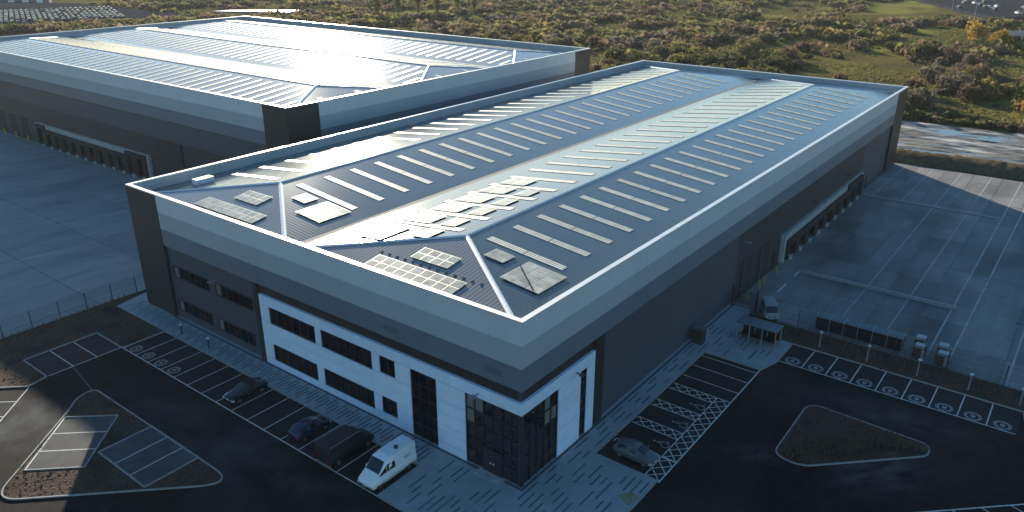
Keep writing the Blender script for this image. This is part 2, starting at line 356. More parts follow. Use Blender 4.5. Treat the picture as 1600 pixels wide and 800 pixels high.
def dash(x, y, L_, w=.20):
    k = (round(L_, 1), w)
    if k not in dash_mesh: dash_mesh[k] = MB().box(-k[0] / 2, k[0] / 2, -w / 2, w / 2, -.02, .006).mesh('paver', M['paver'])
    o = link('paver', dash_mesh[k], pavement, (x, y, .10))
y = 9.6; k = 0
while y < 61.6:
    dash(-1.45 + .45 * ((k % 3) - 1) + random.uniform(-.08, .08), y, random.choice([1.5, 1.7, 1.9]), .17); y += .52 if y < 60 else .6; k += 1
for row in range(26):                                   # forecourt and side strip: long staggered dark setts
    yy = -8.3 + row * .64
    x = -7.6 + random.uniform(0, 2.5)
    while x < 38.8:
        L_ = random.choice([1.2, 1.7, 2.2, 2.2, 2.8])
        xc = x + L_ / 2; ok = False
        for e in (x - .1, x + L_ + .1):
            pass
        def inside(px, py):
            if py > 8.6: return False
            if px < -7.9 or (px - 3.9) ** 2 + (py - 3.3) ** 2 > 11.6 ** 2 and px < 3.9 and py < 3.3: return False
            if px > -.35 and py > -.35: return False
            if px < 8.0: return py > -8.4
            if px < 31.7: return py > -2.1
            return px < 39.2 and (py > -3.3 or py > -8.6)
        if inside(x - .1, yy) and inside(x + L_ + .1, yy) and len(pavement.children) < 330: dash(xc, yy, L_, .15)
        x += L_ + random.uniform(1.0, 3.2)
MB().prism([(3.55, -8.35), (5.0, -8.55), (5.35, -7.75), (4.3, -7.0)], .08, .105).build('tactile_paving', M['tactile'], pavement)
ds = MB(); ds.box(-.28, -.02, -.28, 54, .09, .104); ds.box(-.02, 46, -.28, -.02, .09, .104); ds.build('drain_channel', M['paver'], pavement)

# ------------------------------------------------------------------ bays, kerbs and painted markings
Z1, Z2 = .006, .012
BAYS = [9.1 + 2.62 * k for k in range(17)]
bay = MB()
bay.box(-8.1, -3.08, 9.1, 51.02, -.1, Z1); bay.build('bay_surface', M['bay'], carpark)
ln = MB(); ln.line((-8.1, 9.0), (-8.1, 51.1), .12, Z2)
for yb in BAYS: ln.line((-8.05, yb), (-3.1, yb), .10, Z2)
ln.build('bay_marking', M['line'], carpark)
def ev(m_, c, a=0.0, s=1.0):
    m_.ring(c, .48 * s, .60 * s, Z2, 20); m_.ring(c, .66 * s, .72 * s, Z2, 20)
    ca, sa = math.cos(a), math.sin(a)
    T = lambda x, y: (c[0] + s * (x * ca - y * sa), c[1] + s * (x * sa + y * ca))
    for p, q, w in (((-.35, 0), (-.12, 0), .07), ((.12, .1), (.36, .1), .06), ((.12, -.1), (.36, -.1), .06)): m_.line(T(*p), T(*q), w * s, Z2)
    m_.face([(*T(-.14, -.18), Z2), (*T(.12, -.2), Z2), (*T(.12, .2), Z2), (*T(-.14, .18), Z2)])
e = MB()
for k in (12, 13, 14, 15): ev(e, (-7.25, 9.1 + 2.62 * (k + .5)), 0)
e.build('charging_symbol', M['mark'], carpark)
# three bays cut into the planting at the left
MB().box(-16.2, -8.15, 51.4, 57.0, -.1, Z1).build('bay_surface', M['bay'], carpark)
ln = MB()
for xb in (-10.9, -13.5): ln.line((xb, 51.5), (xb, 56.9), .11, Z2)
ln.line((-16.1, 51.45), (-8.2, 51.4), .11, Z2); ln.build('bay_marking', M['line'], carpark)
KB = [(-24.5, 57.4), (-18.35, 50.85), (-16.3, 51.4), (-16.3, 57.1), (-8.15, 57.1), (-8.15, 51.2), (-7.4, 51.05), (-3.05, 51.05)]
bed_l = struct(MB().prism([(-60, 99), (-24.5, 57.4)] + KB[1:] + [(-3.1, 62.3), (1.9, 63.5), (-2, 64.3), (-60, 64.3)][:3] + [(-24, 64.3)], -.3, .07).build('planting_bed', M['mulch'])) if False else None
bed_poly = KB + [(-3.1, 62.4), (1.6, 63.6), (-.5, 64.2), (-31, 64.2)]
bed_l = struct(MB().prism(bed_poly, -.3, .07).build('planting_bed', M['mulch']))
struct(kerb_run(KB, False).build('kerb', M['kerb']))
D1 = Vector((-.715, -.70)).normalized(); D2 = Vector((.655, -.755)).normalized()
ln = MB(); p0 = Vector((-18.4, 50.7)); ln.line(p0, p0 + D1 * 40, .12, Z2)
for k in range(0, 12): 
    p = p0 + D1 * (2.7 * k + 2.7); ln.line(p, p - D2 * 5, .11, Z2)
ln.build('bay_marking', M['line'], carpark)
# triangular island with two groups of three bays
IS = [(-14.35, 43.6), (-14.35, 20.4), (-27.9, 34.2), (-18.0, 43.2)]
isl = rounded([(-14.35, 44.9), (-14.35, 19.9), (-28.1, 34.2), (-17.9, 42.9), (-16.3, 44.6)], [2.2, 3.4, 2.2, 1.0, 1.1], 7)
island_l = struct(MB().prism(isl, -.2, .05).build('traffic_island', M['mulch']))
struct(kerb_run(isl, True).build('kerb', M['kerb']))
RB = [(-14.25, 25.75), (-14.25, 33.75), (-19.45, 33.75), (-19.45, 25.75)]
LB = [(-18.7, 41.95), (-15.35, 38.15), (-21.25, 32.6), (-24.7, 36.35)]
MB().prism(RB, -.1, .058).build('bay_surface', M['bay_block'], carpark); MB().prism(LB, -.1, .058).build('bay_surface', M['bay_block'], carpark)
ln = MB()
for yb in (28.3, 30.95): ln.line((-19.4, yb), (-14.4, yb), .11, .064)
for i in (1, 2):
    t = i / 3; a = Vector(LB[0]).lerp(Vector(LB[3]), t); b = Vector(LB[1]).lerp(Vector(LB[2]), t); ln.line(a, b, .12, .064)
ln.line((-14.3, 25.8), (-14.3, 33.7), .14, .064); ln.line(LB[0], LB[3], .14, .064)
ln.build('bay_marking', M['line'], carpark)
struct(kerb_run(RB[1:] + RB[:1], False, h=.12).build('kerb', M['kerb'])); struct(kerb_run(LB, False, h=.12).build('kerb', M['kerb']))
# right-hand island
isr = rounded([(28.3, -15.2), (17.9, -15.3), (17.5, -17.9), (26.1, -26.7), (27.9, -26.4)], [1.6, 1.2, 1.6, 1.3, 1.2], 6)
island_r = struct(MB().prism(isr, -.2, .07).build('traffic_island', M['mulch']))
struct(kerb_run(isr, True).build('kerb', M['kerb']))
# right-hand row of charging bays
MB().box(34.8, 39.5, -32.6, -9.75, -.1, Z1).build('bay_surface', M['bay'], carpark)
ln = MB(); ln.line((34.8, -9.75), (34.8, -32.5), .12, Z2); e = MB()
for k in range(1, 9): ln.line((34.85, -9.75 - 2.54 * k), (39.45, -9.75 - 2.54 * k), .11, Z2)
for k in range(9): ev(e, (35.75, -9.75 - 2.54 * (k + .5)), 0, 1.12)
ln.build('bay_marking', M['line'], carpark); e.build('charging_symbol', M['mark'], carpark)
KR = [(39.55, -9.8), (39.55, -32.7), (36.4, -33.2), (34.6, -35.4), (34.6, -60)]
bed_r = struct(MB().prism(KR + [(43.9, -60), (43.9, -3.4), (39.6, -3.7)], -.3, .07).build('planting_bed', M['mulch']))
struct(kerb_run(KR, False).build('kerb', M['kerb']))
# accessible bays
MB().box(8.05, 33.3, -8.9, -2.48, -.1, Z1).build('bay_surface', M['bay'], carpark)
ln = MB()
for xb in (30.7, 28.2, 25.65): ln.line((xb, -8.85), (xb, -2.6), .10, Z2)
ln.line((33.2, -8.9), (7.9, -8.9), .13, Z2); ln.line((33.2, -2.6), (33.2, -8.9), .10, Z2)
HS = [(22.35, 23.55), (18.45, 19.65), (14.55, 15.75)]
def hatch(m_, x0, x1, y0, y1, step=1.15):
    m_.line((x0, y0), (x0, y1), .10, Z2); m_.line((x1, y0), (x1, y1), .10, Z2)
    def seg(p, d):
        p = Vector(p); ts = []
        lo, hi = -1e9, 1e9
        for i, (a, b) in enumerate(((x0, x1), (y0, y1))):
            t0, t1 = (a - p[i]) / d[i], (b - p[i]) / d[i]; lo = max(lo, min(t0, t1)); hi = min(hi, max(t0, t1))
        if hi - lo > .25: m_.line(p + d * lo, p + d * hi, .085, Z2 + .003)
    ext = (x1 - x0) + (y1 - y0)
    n = int(ext / step) + 2
    for k in range(-n, n):
        seg((x0 + k * step, y0), Vector((1, 1))); seg((x0 + k * step, y0), Vector((-1, 1)))
for a, b in HS: hatch(ln, a, b, -7.4, -2.6)
hatch(ln, 11.4, 23.55, -8.8, -7.45, 1.25); hatch(ln, 8.1, 11.3, -8.8, -7.45, 1.25)
ln.line((8.1, -7.45), (23.5, -7.45), .1, Z2 + .001)
ln.line((11.3, -2.75), (11.3, -4.1), .09, Z2); ln.line((11.3, -2.75), (10.8, -2.75), .09, Z2)
ln.build('bay_marking', M['line'], carpark)
def wheelchair(m_, c, s=1.0):   # top of the figure points to +y (the building)
    T = lambda x, y: (c[0] + s * x, c[1] + s * y)
    m_.ring(T(-.05, -.42), .34 * s, .43 * s, Z2, 16, math.radians(100), math.radians(380))
    pts = [(.02, .62), (-.02, .08), (.38, .02), (.52, -.55), (.70, -.50)]
    for a, b in zip(pts[:-1], pts[1:]): m_.line(T(*a), T(*b), .09 * s, Z2)
    m_.line(T(0, .32), T(.30, .28), .08 * s, Z2); m_.ring(T(.02, .80), 0.001, .13 * s, Z2, 10)
e = MB()
for xc in (20.9, 17.0, 13.1): wheelchair(e, (xc, -6.5), .95)
e.build('wheelchair_symbol', M['mark'], carpark)
# bay row crossing the lower right corner
ln = MB(); q0 = Vector((13.2, -23.1)); dq = Vector((.69, -.725)).normalized(); nq = Vector((-.36, -.93))
ln.line(q0, q0 + dq * 40, .13, Z2)
for k in range(12): 
    p = q0 + dq * (1.2 + 2.62 * k); ln.line(p, p + nq * 5, .10, Z2)
ln.build('bay_marking', M['line'], carpark)
# faint surfacing joints across the roadway
ln = MB(); ln.line((-13.6, 51.3), (-14.6, 45.0), .04, Z2); ln.build('surfacing_joint', M['line_worn'], carpark)

# delivery yard markings
ln = MB(); zz = .010
for xa, xb, yb in ((104.5, 131, -2.2), (104.3, 131, -7.2), (61.5, 131, -12.3), (61.5, 131, -17.6)): ln.line((xa, yb), (xb, yb - .3), .16, zz)
ln.line((44.3, -22.6), (131, -23.0), .20, zz); ln.line((44.3, -24.8), (131, -25.4), .20, zz); ln.line((44.3, -30.6), (131, -31.0), .18, zz)
ln.line((44.3, -40.6), (131, -41.0), .18, zz)
ln.line((104.2, -1.0), (104.2, -22.5), .35, zz); ln.line((44.4, -12.2), (61, -12.3), .12, zz); ln.line((44.4, -17.5), (61, -17.6), .12, zz)
ln.build('lane_marking', M['line_worn'], yard_r)
ln = MB()
for xb in (49.5, 53.2): ln.line((xb, -8), (xb, -18), .12, zz)
ln.build('lane_marking', M['line_yellow'], yard_r)
MB().box(103.0, 104.0, -22, -.6, -.02, .011).build('drain_channel', mat('drain_strip', (.15, .135, .11), (.11, .1, .085), 1.0, rough=.8), yard_r)
kb = MB(); kb.box(60.9, 61.35, -23.2, -3.3, 0, .42); struct(kb.build('dock_upstand', M['kerb']))
mh = MB(); mh.ring((61.5, -30.0), 0.01, .5, .012, 16); mh.build('manhole_cover', M['gutter'], yard_r)
mh = MB(); mh.line((-30, 118), (-4, 118), .35, yardz(-4) + .01); mh.build('stain', M['joint'], yard_l) if False else None

# ------------------------------------------------------------------ warehouses
def ring_boxes(m_, x0, x1, y0, y1, z0, z1, t):
    m_.box(x0, x1, y0, y0 + t, z0, z1); m_.box(x0, x1, y1 - t, y1, z0, z1)
    m_.box(x0, x0 + t, y0 + t, y1 - t, z0, z1); m_.box(x1 - t, x1, y0 + t, y1 - t, z0, z1)
    return m_
def make_roof(parent, tr, U, V, nb, zE, zR, hip, mat_main, mat_hip):
    """ridges run along u; tr maps (u,v,z) to world; U=(u0,u1), V=(v0,v1)"""
    u0, u1 = U; v0, v1 = V; bw = (v1 - v0) / nb; r = MB(); caps = []; strips = []
    for i in range(nb):
        a = v0 + i * bw; c = a + bw / 2; b = a + bw
        A0, A1, B0, B1 = (u0, a, zE), (u1, a, zE), (u0, b, zE), (u1, b, zE); R0, R1 = (u0 + hip, c, zR), (u1 - hip, c, zR)
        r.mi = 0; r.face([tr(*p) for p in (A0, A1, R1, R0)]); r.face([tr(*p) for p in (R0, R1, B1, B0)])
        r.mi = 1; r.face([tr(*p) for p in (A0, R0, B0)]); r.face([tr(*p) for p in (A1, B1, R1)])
        caps.append((R0, R1, .34)); caps += [(R0, A0, .5), (R0, B0, .5), (R1, A1, .5), (R1, B1, .5)]
        if i: strips.append(((u0, a, zE), (u1, a, zE)))
    bm = bmesh.new(); me = r.mesh('roof', [mat_main, mat_hip]); bm.from_mesh(me); bmesh.ops.recalc_face_normals(bm, faces=bm.faces)
    for f in bm.faces:
        if f.normal.z < 0: f.normal_flip()
    bm.to_mesh(me); bm.free()
    roof = link('roof', me, parent)
    for p, q, w in caps:
        p = Vector(tr(*p)); q = Vector(tr(*q)); d = (q - p).normalized(); s = d.cross(Vector((0, 0, 1))).normalized() * (w / 2); n = s.cross(d).normalized()
        if n.z < 0: n = -n
        m_ = MB(); dn = Vector((0, 0, .05))
        m_.face([p - s - dn + n * .06, q - s - dn + n * .06, q + n * .14, p + n * .14]); m_.face([p + n * .14, q + n * .14, q + s - dn + n * .06, p + s - dn + n * .06])
        m_.build('ridge_cap', M['ridge'], roof)
    for p, q in strips:
        p, q = Vector(tr(*p)), Vector(tr(*q)); MB().bar(p + Vector((0, 0, -.02)), q + Vector((0, 0, -.02)), .7, .06).build('valley_gutter', M['gutter'], roof)
    return roof
RL = {}
def rooflight(roof, p, q, w=1.0):
    """p,q: mid points of the short ends on the slope; two translucent sheets with a lap between them"""
    p, q = Vector(p), Vector(q); d = (q - p); L_ = d.length; d.normalize(); s = d.cross(Vector((0, 0, 1))).normalized(); n = s.cross(d)
    if n.z < 0: s = -s; n = -n
    key = (round(L_, 2), w)
    if key not in RL:
        m_ = MB()
        for a, b in ((0, .5 * L_ - .06), (.5 * L_ + .06, L_)) if L_ > 4 else ((0, L_),):
            m_.box(a, b, -w / 2, w / 2, -.02, .04)
        RL[key] = m_.mesh('rooflight', M['rooflight'])
    o = link('rooflight', RL[key], roof)
    o.matrix_local = Matrix.Translation(p) @ Matrix((d, -s if d.cross(-s).dot(n) > 0 else s, n)).transposed().to_4x4()
    return o

# ---- nearer warehouse -------------------------------------------------------
LX, LY, H = 130.0, 60.0, 16.0
A = thing('warehouse', 'nearer grey warehouse with white office corner and striped upper cladding', 'warehouse')
T_ = .35
ring_boxes(MB(), 0, LX, 0, LY, 13.8, 15.86, T_).build('cladding_band', M['band1'], A)
ring_boxes(MB(), 0, LX, 0, LY, 11.72, 13.797, T_).build('cladding_band', M['band2'], A)
ring_boxes(MB(), 0, LX, 0, LY, 9.6, 11.717, T_).build('cladding_band', M['band3'], A)
c = MB(); ring_boxes(c, -.06, LX + .06, -.06, LY + .06, 15.862, 16.0, .52); c.build('capping', M['cap'], A)
ring_boxes(MB(), T_ + .004, LX - T_ - .004, T_ + .004, LY - T_ - .004, 14.4, 15.85, .05).build('parapet_lining', M['parapet_in'], A)
# lower walls, one part per face section
w = .32
MB().box(w, w + .3, w, LY - w, -.3, 9.7).build('wall', M['wall_mid'], A)
MB().box(w + .3, 46, w, w + .3, -.3, 9.7).build('wall', M['wall_mid'], A)
MB().box(46, 104.4, w, w + .3, -.3, 9.7).build('wall', M['wall_dark'], A)
MB().box(104.4, LX - w, w, w + .3, -.3, 9.7).build('wall', M['wall_mid'], A)
MB().box(LX - w - .3, LX - w, w + .3, LY - w, -.3, 9.7).build('wall', M['wall_dark'], A)
MB().box(w + .3, LX - w - .3, LY - w - .3, LY - w, -2, 9.7).build('wall', M['wall_dark'], A)
MB().box(w, LX - w, w, LY - w, 9.45, 9.59).build('soffit', M['wall_dark'], A)
c = MB(); c.box(-.05, .3, 53.5, LY + .05, -.05, 15.858); c.box(.3, 6.6, LY - .3, LY + .05, -1.5, 15.858); c.build('corner_panel', M['corner'], A)
c = MB(); c.box(122.6, LX + .05, -.05, .3, -.05, 15.858); c.box(LX - .3, LX + .05, .3, 6.6, -.05, 15.858); c.build('corner_panel', M['corner'], A)
c = MB(); c.box(.0, .3, 35.3, 36.1, 0, 9.58); c.build('pier', M['corner'], A)
c = MB(); c.box(11.45, 13.0, .0, .3, 0, 9.58); c.build('pier', M['corner'], A)
c = MB(); c.box(.28, .312, .6, 35.2, 8.45, 9.58); c.box(.6, 11.4, .28, .312, 8.45, 9.58); c.build('recess_panel', M['corner'], A)
MB().box(-.01, .28, 54.9, 55.6, 0.1, 9.0).build('rainwater_pipe', M['darksteel'], A)
# white portal of laid panels round the openings, front face x = 0
FR = [(26.15, 33.65, 5.3, 7.35), (17.85, 25.25, 5.3, 7.35), (26.35, 33.65, .85, 2.85), (17.9, 25.3, .85, 2.85), (14.75, 16.8, 5.45, 7.3),
      (14.75, 16.8, 1.0, 2.85), (9.55, 12.75, -1, 7.3), (.0, 6.15, -1, 7.3)]
SR = [(.0, 5.4, -1, 7.3), (9.0, 10.05, -1, 7.42)]
def panels(vbr, zbr, openings, side):
    vs = sorted(set(vbr)); zs = sorted(set(zbr))
    vs = sorted(set(vs + [o[0] for o in openings if o[0] > vs[0]] + [o[1] for o in openings if o[1] < vs[-1]])); 
    def op(v, z): return any(a < v < b and c0 < z < d0 for a, b, c0, d0 in openings)
    # row by row, merging neighbours up to 5 m long
    for z0, z1 in zip(zs[:-1], zs[1:]):
        run = None; zc = (z0 + z1) / 2; rows = []
        for v0, v1 in zip(vs[:-1], vs[1:]):
            if op((v0 + v1) / 2, zc):
                if run: rows.append(run); run = None
            elif run and v1 - run[0] < 5.4: run[1] = v1
            else:
                if run: rows.append(run)
                run = [v0, v1]
        if run: rows.append(run)
        for a, b in rows:
            g = .018; m_ = MB()
            if side == 'f': m_.box(.0, .3, a + g, b - g, z0 + g, z1 - g)
            else: m_.box(a + g, b - g, .0, .3, z0 + g, z1 - g)
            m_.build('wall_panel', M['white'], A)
panels([.3, 3.2, 8, 13.8, 22, 30, 35.2], [0, .85, 1.0, 2.1, 2.85, 4.1, 5.3, 5.45, 7.3, 8.45], FR, 'f')
panels([.0, 3, 7.2, 11.4], [0, 1.45, 2.9, 4.35, 5.8, 7.3, 8.45], SR, 's')
MB().box(.3, .31, .3, 35.2, 0, 8.45).build('panel_backing', M['mullion'], A); MB().box(.31, 11.4, .3, .31, 0, 8.45).build('panel_backing', M['mullion'], A)
def window(v0, v1, z0, z1, n, rows=1, side='f', gm='glass', depth=.16, blinds=()):
    f = MB(); t = .07; bx = (lambda a, b, c0, d0, p0, p1: f.box(p0, p1, a, b, c0, d0)) if side == 'f' else (lambda a, b, c0, d0, p0, p1: f.box(a, b, p0, p1, c0, d0))
    p0, p1 = depth - .09, depth + .1
    bx(v0, v1, z0, z0 + t, p0, p1); bx(v0, v1, z1 - t, z1, p0, p1); bx(v0, v0 + t, z0 + t, z1 - t, p0, p1); bx(v1 - t, v1, z0 + t, z1 - t, p0, p1)
    for i in range(1, n):
        x = v0 + (v1 - v0) * i / n; bx(x - t / 2, x + t / 2, z0 + t, z1 - t, p0, p1)
    for j in range(1, rows):
        zc = z0 + (z1 - z0) * j / rows
        for i in range(n):
            a = v0 + (v1 - v0) * i / n + t / 2; b = v0 + (v1 - v0) * (i + 1) / n - t / 2; bx(a, b, zc - t / 2, zc + t / 2, p0 + .01, p1)
    fr = f.build('window', M['mullion'], A)
    for i in range(n):
        for j in range(rows):
            a = v0 + (v1 - v0) * i / n + t / 2 + .003; b = v0 + (v1 - v0) * (i + 1) / n - t / 2 - .003
            c0 = z0 + (z1 - z0) * j / rows + t / 2 + .003; d0 = z0 + (z1 - z0) * (j + 1) / rows - t / 2 - .003
            m_ = MB()
            tl = random.uniform(-.006, .006)
            if side == 'f': m_.hexa([(depth + .04 + tl, a, c0), (depth + .04 - tl, b, c0), (depth + .07, b, c0), (depth + .07, a, c0)], [(depth + .04 - tl, a, d0), (depth + .04 + tl, b, d0), (depth + .07, b, d0), (depth + .07, a, d0)])
            else: m_.hexa([(a, depth + .04 + tl, c0), (b, depth + .04 - tl, c0), (b, depth + .07, c0), (a, depth + .07, c0)], [(a, depth + .04 - tl, d0), (b, depth + .04 + tl, d0), (b, depth + .07, d0), (a, depth + .07, d0)])
            m_.build('pane', M['blind'] if (i, j) in blinds else M[gm], fr)
    return fr
for i, o in enumerate(FR[:4]): window(*o, 6, 1, gm='glass_dark')
for o in FR[4:6]: window(*o, 2, 1, gm='glass_dark')
window(9.55, 12.75, .02, 7.3, 3, 5, gm='glass_dark')
window(.22, 6.15, .02, 7.3, 6, 5, gm='glass', blinds=((5, 4), (5, 3), (4, 4)))
window(.42, 5.4, .02, 7.3, 5, 5, side='s', gm='glass', blinds=((3, 3), (4, 3), (3, 4)))
window(9.0, 10.05, .02, 7.42, 1, 5, side='s', gm='glass')
MB().box(.06, .4, .06, .4, .02, 7.3).build('corner_post', M['mullion'], A)
# windows of the dark office wing (wall plane x=.32)
for o in ((45.4, 52.5, 5.7, 7.2), (37.0, 43.85, 5.75, 7.25), (45.7, 52.65, 1.2, 2.75), (37.4, 44.3, 1.15, 2.7)):
    window(*o, 6, 1, gm='glass_dark', depth=.24, blinds=((5, 0),))
dr = MB(); dr.box(.05, .16, 2.2, 4.2, .06, 2.5); d_ = dr.build('door', M['mullion'], A)
for yy in (3.0, 3.35): MB().box(.02, .06, yy, yy + .12, 1.0, 1.2).build('handle', M['whitepaint'], d_)
MB().box(-.9, -.04, 1.7, 4.6, .09, .135).build('door_step', M['bumper'], A)
for yy, zz_ in ((14.1, 10.3), (2.1, 10.3)):
    MB().box(-.04, .02, yy, yy + 1.75, zz_, zz_ + .55).build('wall_vent', mat('vent_grille', (.11, .125, .15), rough=.5, bump=('rib', 'z', .11, .02)), A)
def wall_lamp(v, z, side):
    m_ = MB()
    if side == 'f': m_.box(-.55, .0, v - .05, v + .05, z, z + .08); m_.box(-.9, -.5, v - .28, v + .28, z - .02, z + .1)
    else: m_.box(v - .05, v + .05, -.55, .0, z, z + .08); m_.box(v - .28, v + .28, -.9, -.5, z - .02, z + .1)
    return m_.build('wall_lamp', M['steel'] if z > 7.7 else M['darksteel'], A)
wall_lamp(43.3, 7.75, 'f'); wall_lamp(4.6, 7.75, 'f')['label'] = 'dark flat floodlight on the white header'
wall_lamp(8.1, 7.6, 's')['label'] = 'dark flat floodlight on the white side panel'; wall_lamp(46.8, 8.2, 's'); wall_lamp(74, 6.5, 's'); wall_lamp(92, 6.5, 's')
# level doors and docks of the side wall
for xd in (48.3, 54.6):
    m_ = MB(); m_.box(xd, xd + 3.4, .26, .30, 0, 4.9); m_.build('roller_door', M['door_dark'], A)
    MB().box(xd - .3, xd, .05, .3, 0, 5.1).build('door_frame', M['wall_mid'], A)
def docks(parent, tr, v0, v1, zb, ztop, n, tall, first_tall):
    """tr maps (v along wall, d out of the wall, z). pale frame and one shelter per dock"""
    def bx(m_, va, vb, da, db, za, zb_):
        pts = [tr(a, d, z) for z in (za, zb_) for a, d in ((va, da), (vb, da), (vb, db), (va, db))]
        m_.hexa(pts[:4], pts[4:])
    pitch = (v1 - v0 - 1.6) / n
    fr = MB(); bx(fr, v0, v0 + .8, 0, .6, zb, ztop); bx(fr, v1 - .8, v1, 0, .6, zb, ztop); 
    a0 = v0 + .8 + (pitch * first_tall); b0 = v1 - .8 - pitch * tall
    bx(fr, a0, b0, 0, .5, ztop - 1.05, ztop - .004); bx(fr, v0 + .8, v1 - .8, 0, .4, ztop - .22, ztop - .01)
    fr.build('dock_surround', M['dock_grey'], parent)
    for i in range(n):
        c0 = v0 + .8 + pitch * (i + .5); is_tall = i < first_tall or i >= n - tall
        top = ztop - (.25 if is_tall else 1.08); dr_ = MB(); bx(dr_, c0 - 1.3, c0 + 1.3, 0.02, .1, zb + .9, top - .5)
        o = dr_.build('dock_door', M['dock_door'], parent)
        sh = MB(); wd = pitch / 2 - .12
        bx(sh, c0 - wd, c0 - wd + .75, 0, .95, zb + .35, top); bx(sh, c0 + wd - .75, c0 + wd, 0, .95, zb + .35, top); bx(sh, c0 - wd + .75, c0 + wd - .75, 0, 1.0, top - .75, top - .01)
        sh.build('dock_shelter', M['door_dark'], o)
        bp_ = MB(); bx(bp_, c0 - 1.0, c0 - .1, 0, 1.1, zb, zb + .55); bp_.build('dock_bumper', M['bumper'], o)
        bx2 = MB(); bx(bx2, c0 - .05, c0 + 1.1, 0, .7, zb, zb + .9); bx2.build('dock_leveller', M['door_dark'], o)
docks(A, lambda v, d, z: (v, .3 - d, z), 62.6, 103.6, 0, 4.3, 9, 2, 0)
MB().box(108.6, 109.8, .22, .30, 0, 2.3).build('fire_door', M['corner'], A); MB().box(60.0, 60.9, .2, .30, 0, 2.3).build('fire_door', M['corner'], A)
MB().box(1.2, 2.1, LY - .02, LY + .1, -.5, 2.3).build('fire_door', M['wall_dark'], A)

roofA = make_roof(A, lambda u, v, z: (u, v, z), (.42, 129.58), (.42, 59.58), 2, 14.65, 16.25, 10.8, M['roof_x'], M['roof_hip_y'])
SA = 1.6 / 14.79
def za(y):
    yy = y - .42; yy = yy % 29.58; return 14.65 + (yy if yy < 14.79 else 29.58 - yy) * SA
for k in range(26):
    x = 12.5 + 4.2 * k
    for a, b in ((4.4, 13.4), (16.9, 26.8), (33.1, 42.9), (47.0, 56.6)):
        if x > 119 - 0.0: continue
        rooflight(roofA, (x, a, za(a) + .01), (x, b, za(b) + .01))
MB().box(6.5, 9.0, 55.3, 56.4, 14.95, 15.75).build('roof_vent', M['ridge'], A) if False else None
rv = MB(); rv.box(6.6, 9.0, 55.4, 56.5, 14.9, 15.7); tag(rv.build('roof_unit', M['ridge']), 'pale metal box unit on the left gutter of the nearer warehouse roof', 'roof unit')

# ---- solar arrays (each rests on the roof: a thing of its own)
def array(label, org, eu, ev_, nu, nv, lift=.14, clutter=0):
    """org corner on the roof, eu/ev full edge vectors"""
    org, eu, ev_ = Vector(org), Vector(eu), Vector(ev_); n = eu.cross(ev_).normalized()
    if n.z < 0: n = -n
    t = thing('solar_array', label, 'solar array', org, 0, 'solar arrays on the nearer warehouse roof')
    g = .03
    for i in range(nu):
        for j in range(nv):
            q = [(eu * ((i + a) / nu) + ev_ * ((j + b) / nv)) for a, b in ((0, 0), (1, 0), (1, 1), (0, 1))]
            cc = sum(q, Vector()) / 4; q = [p + (cc - p).normalized() * g + n * lift for p in q]
            m_ = MB(); m_.hexa([p - n * .05 for p in q], q); pn = m_.build('solar_panel', M['pv_frame'], t)
            q2 = [p + (cc + n * lift - p).normalized() * .06 + n * .006 for p in q]; MB().face(q2).build('panel_glass', M['pv'], pn)
    for j in (.12, .88):
        m_ = MB(); a = ev_ * j; s = ev_.normalized() * .06
        m_.hexa([a - s, a + eu - s, a + eu + s, a + s], [a - s + n * (lift - .06), a + eu - s + n * (lift - .06), a + eu + s + n * (lift - .06), a + s + n * (lift - .06)])
        m_.build('mounting_rail', M['rail'], t)
    return t
SH = 1.6 / 10.8
zh = lambda x: 14.65 + (x - .42) * SH
array('long cream solar array of nine panels beside the front parapet, nearest hip', (1.95, 9.15, zh(1.95)), (0, 11.1, 0), (2.2, 0, 2.2 * SH), 9, 2)
array('short cream solar array of four panels uphill of the long one, nearest hip', (5.25, 12.5, zh(5.25)), (0, 4.7, 0), (2.05, 0, 2.05 * SH), 4, 2)
array('small square solar array beside the hip cap on the near right slope', (8.95, 8.95, za(8.95)), (2.0, 0, 0), (0, 2.3, 2.3 * SA), 2, 1)
array('large square stained solar array crossed by a dark cable, near right slope', (6.55, 3.15, za(3.15)), (4.5, 0, 0), (0, 4.3, 4.3 * SA), 4, 3)
array('long solar array of seven panels on the left front hip by the parapet', (2.35, 38.2, zh(2.35)), (0, 11.1, 0), (2.05, 0, 2.05 * SH), 9, 2)
array('squarish solar array uphill on the left front hip', (5.6, 41.8, zh(5.6)), (0, 4.4, 0), (2.3, 0, 2.3 * SH), 4, 2)
array('small solar array on the slope right of the left hip cap', (9.1, 37.85, za(37.85)), (2.1, 0, 0), (0, 2.2, 2.2 * SA), 2, 1)
array('large solar array on the slope right of the left hip cap', (6.9, 32.6, za(32.6)), (4.6, 0, 0), (0, 4.0, 4.0 * SA), 4, 3)
ords = ('first', 'second', 'third', 'fourth', 'fifth', 'sixth')
xr = (6.5, 12.8, 17.2, 21.3, 25.5, 29.7)
for i, x in enumerate(xr):
    array('larger white solar array by the valley, %s row from the front' % ords[i], (x, 25.8, za(25.8)), (4.3 if i == 0 else 2.95, 0, 0), (0, -3.9 if i else -3.2, 3.9 * SA if i else 3.2 * SA), 3, 2)
    if i < 5: array('smaller white solar array uphill of the larger one, %s row from the front' % ords[i], (x + (2.3 if i == 0 else .1), 20.4, za(20.4)), (2.75, 0, 0), (0, -2.0, 2.0 * SA), 3, 1)
cb = MB(); cb.tube((9.6, 7.4, za(7.4) + .26), (6.6, 3.7, za(3.7) + .26), .05); cb = tag(cb.build('roof_cable', M['rail']), 'dark cable lying across the large square stained solar array', 'cable')
for i in range(13):    # little ballast feet between the two hip arrays
    m_ = MB(); m_.box(-.14, .14, -.12, .12, 0, .05); o = m_.build('roof_clamp', M['rail'], roofA); o.location = (4.75, 8.0 + i * 1.05, zh(4.75) + .01)

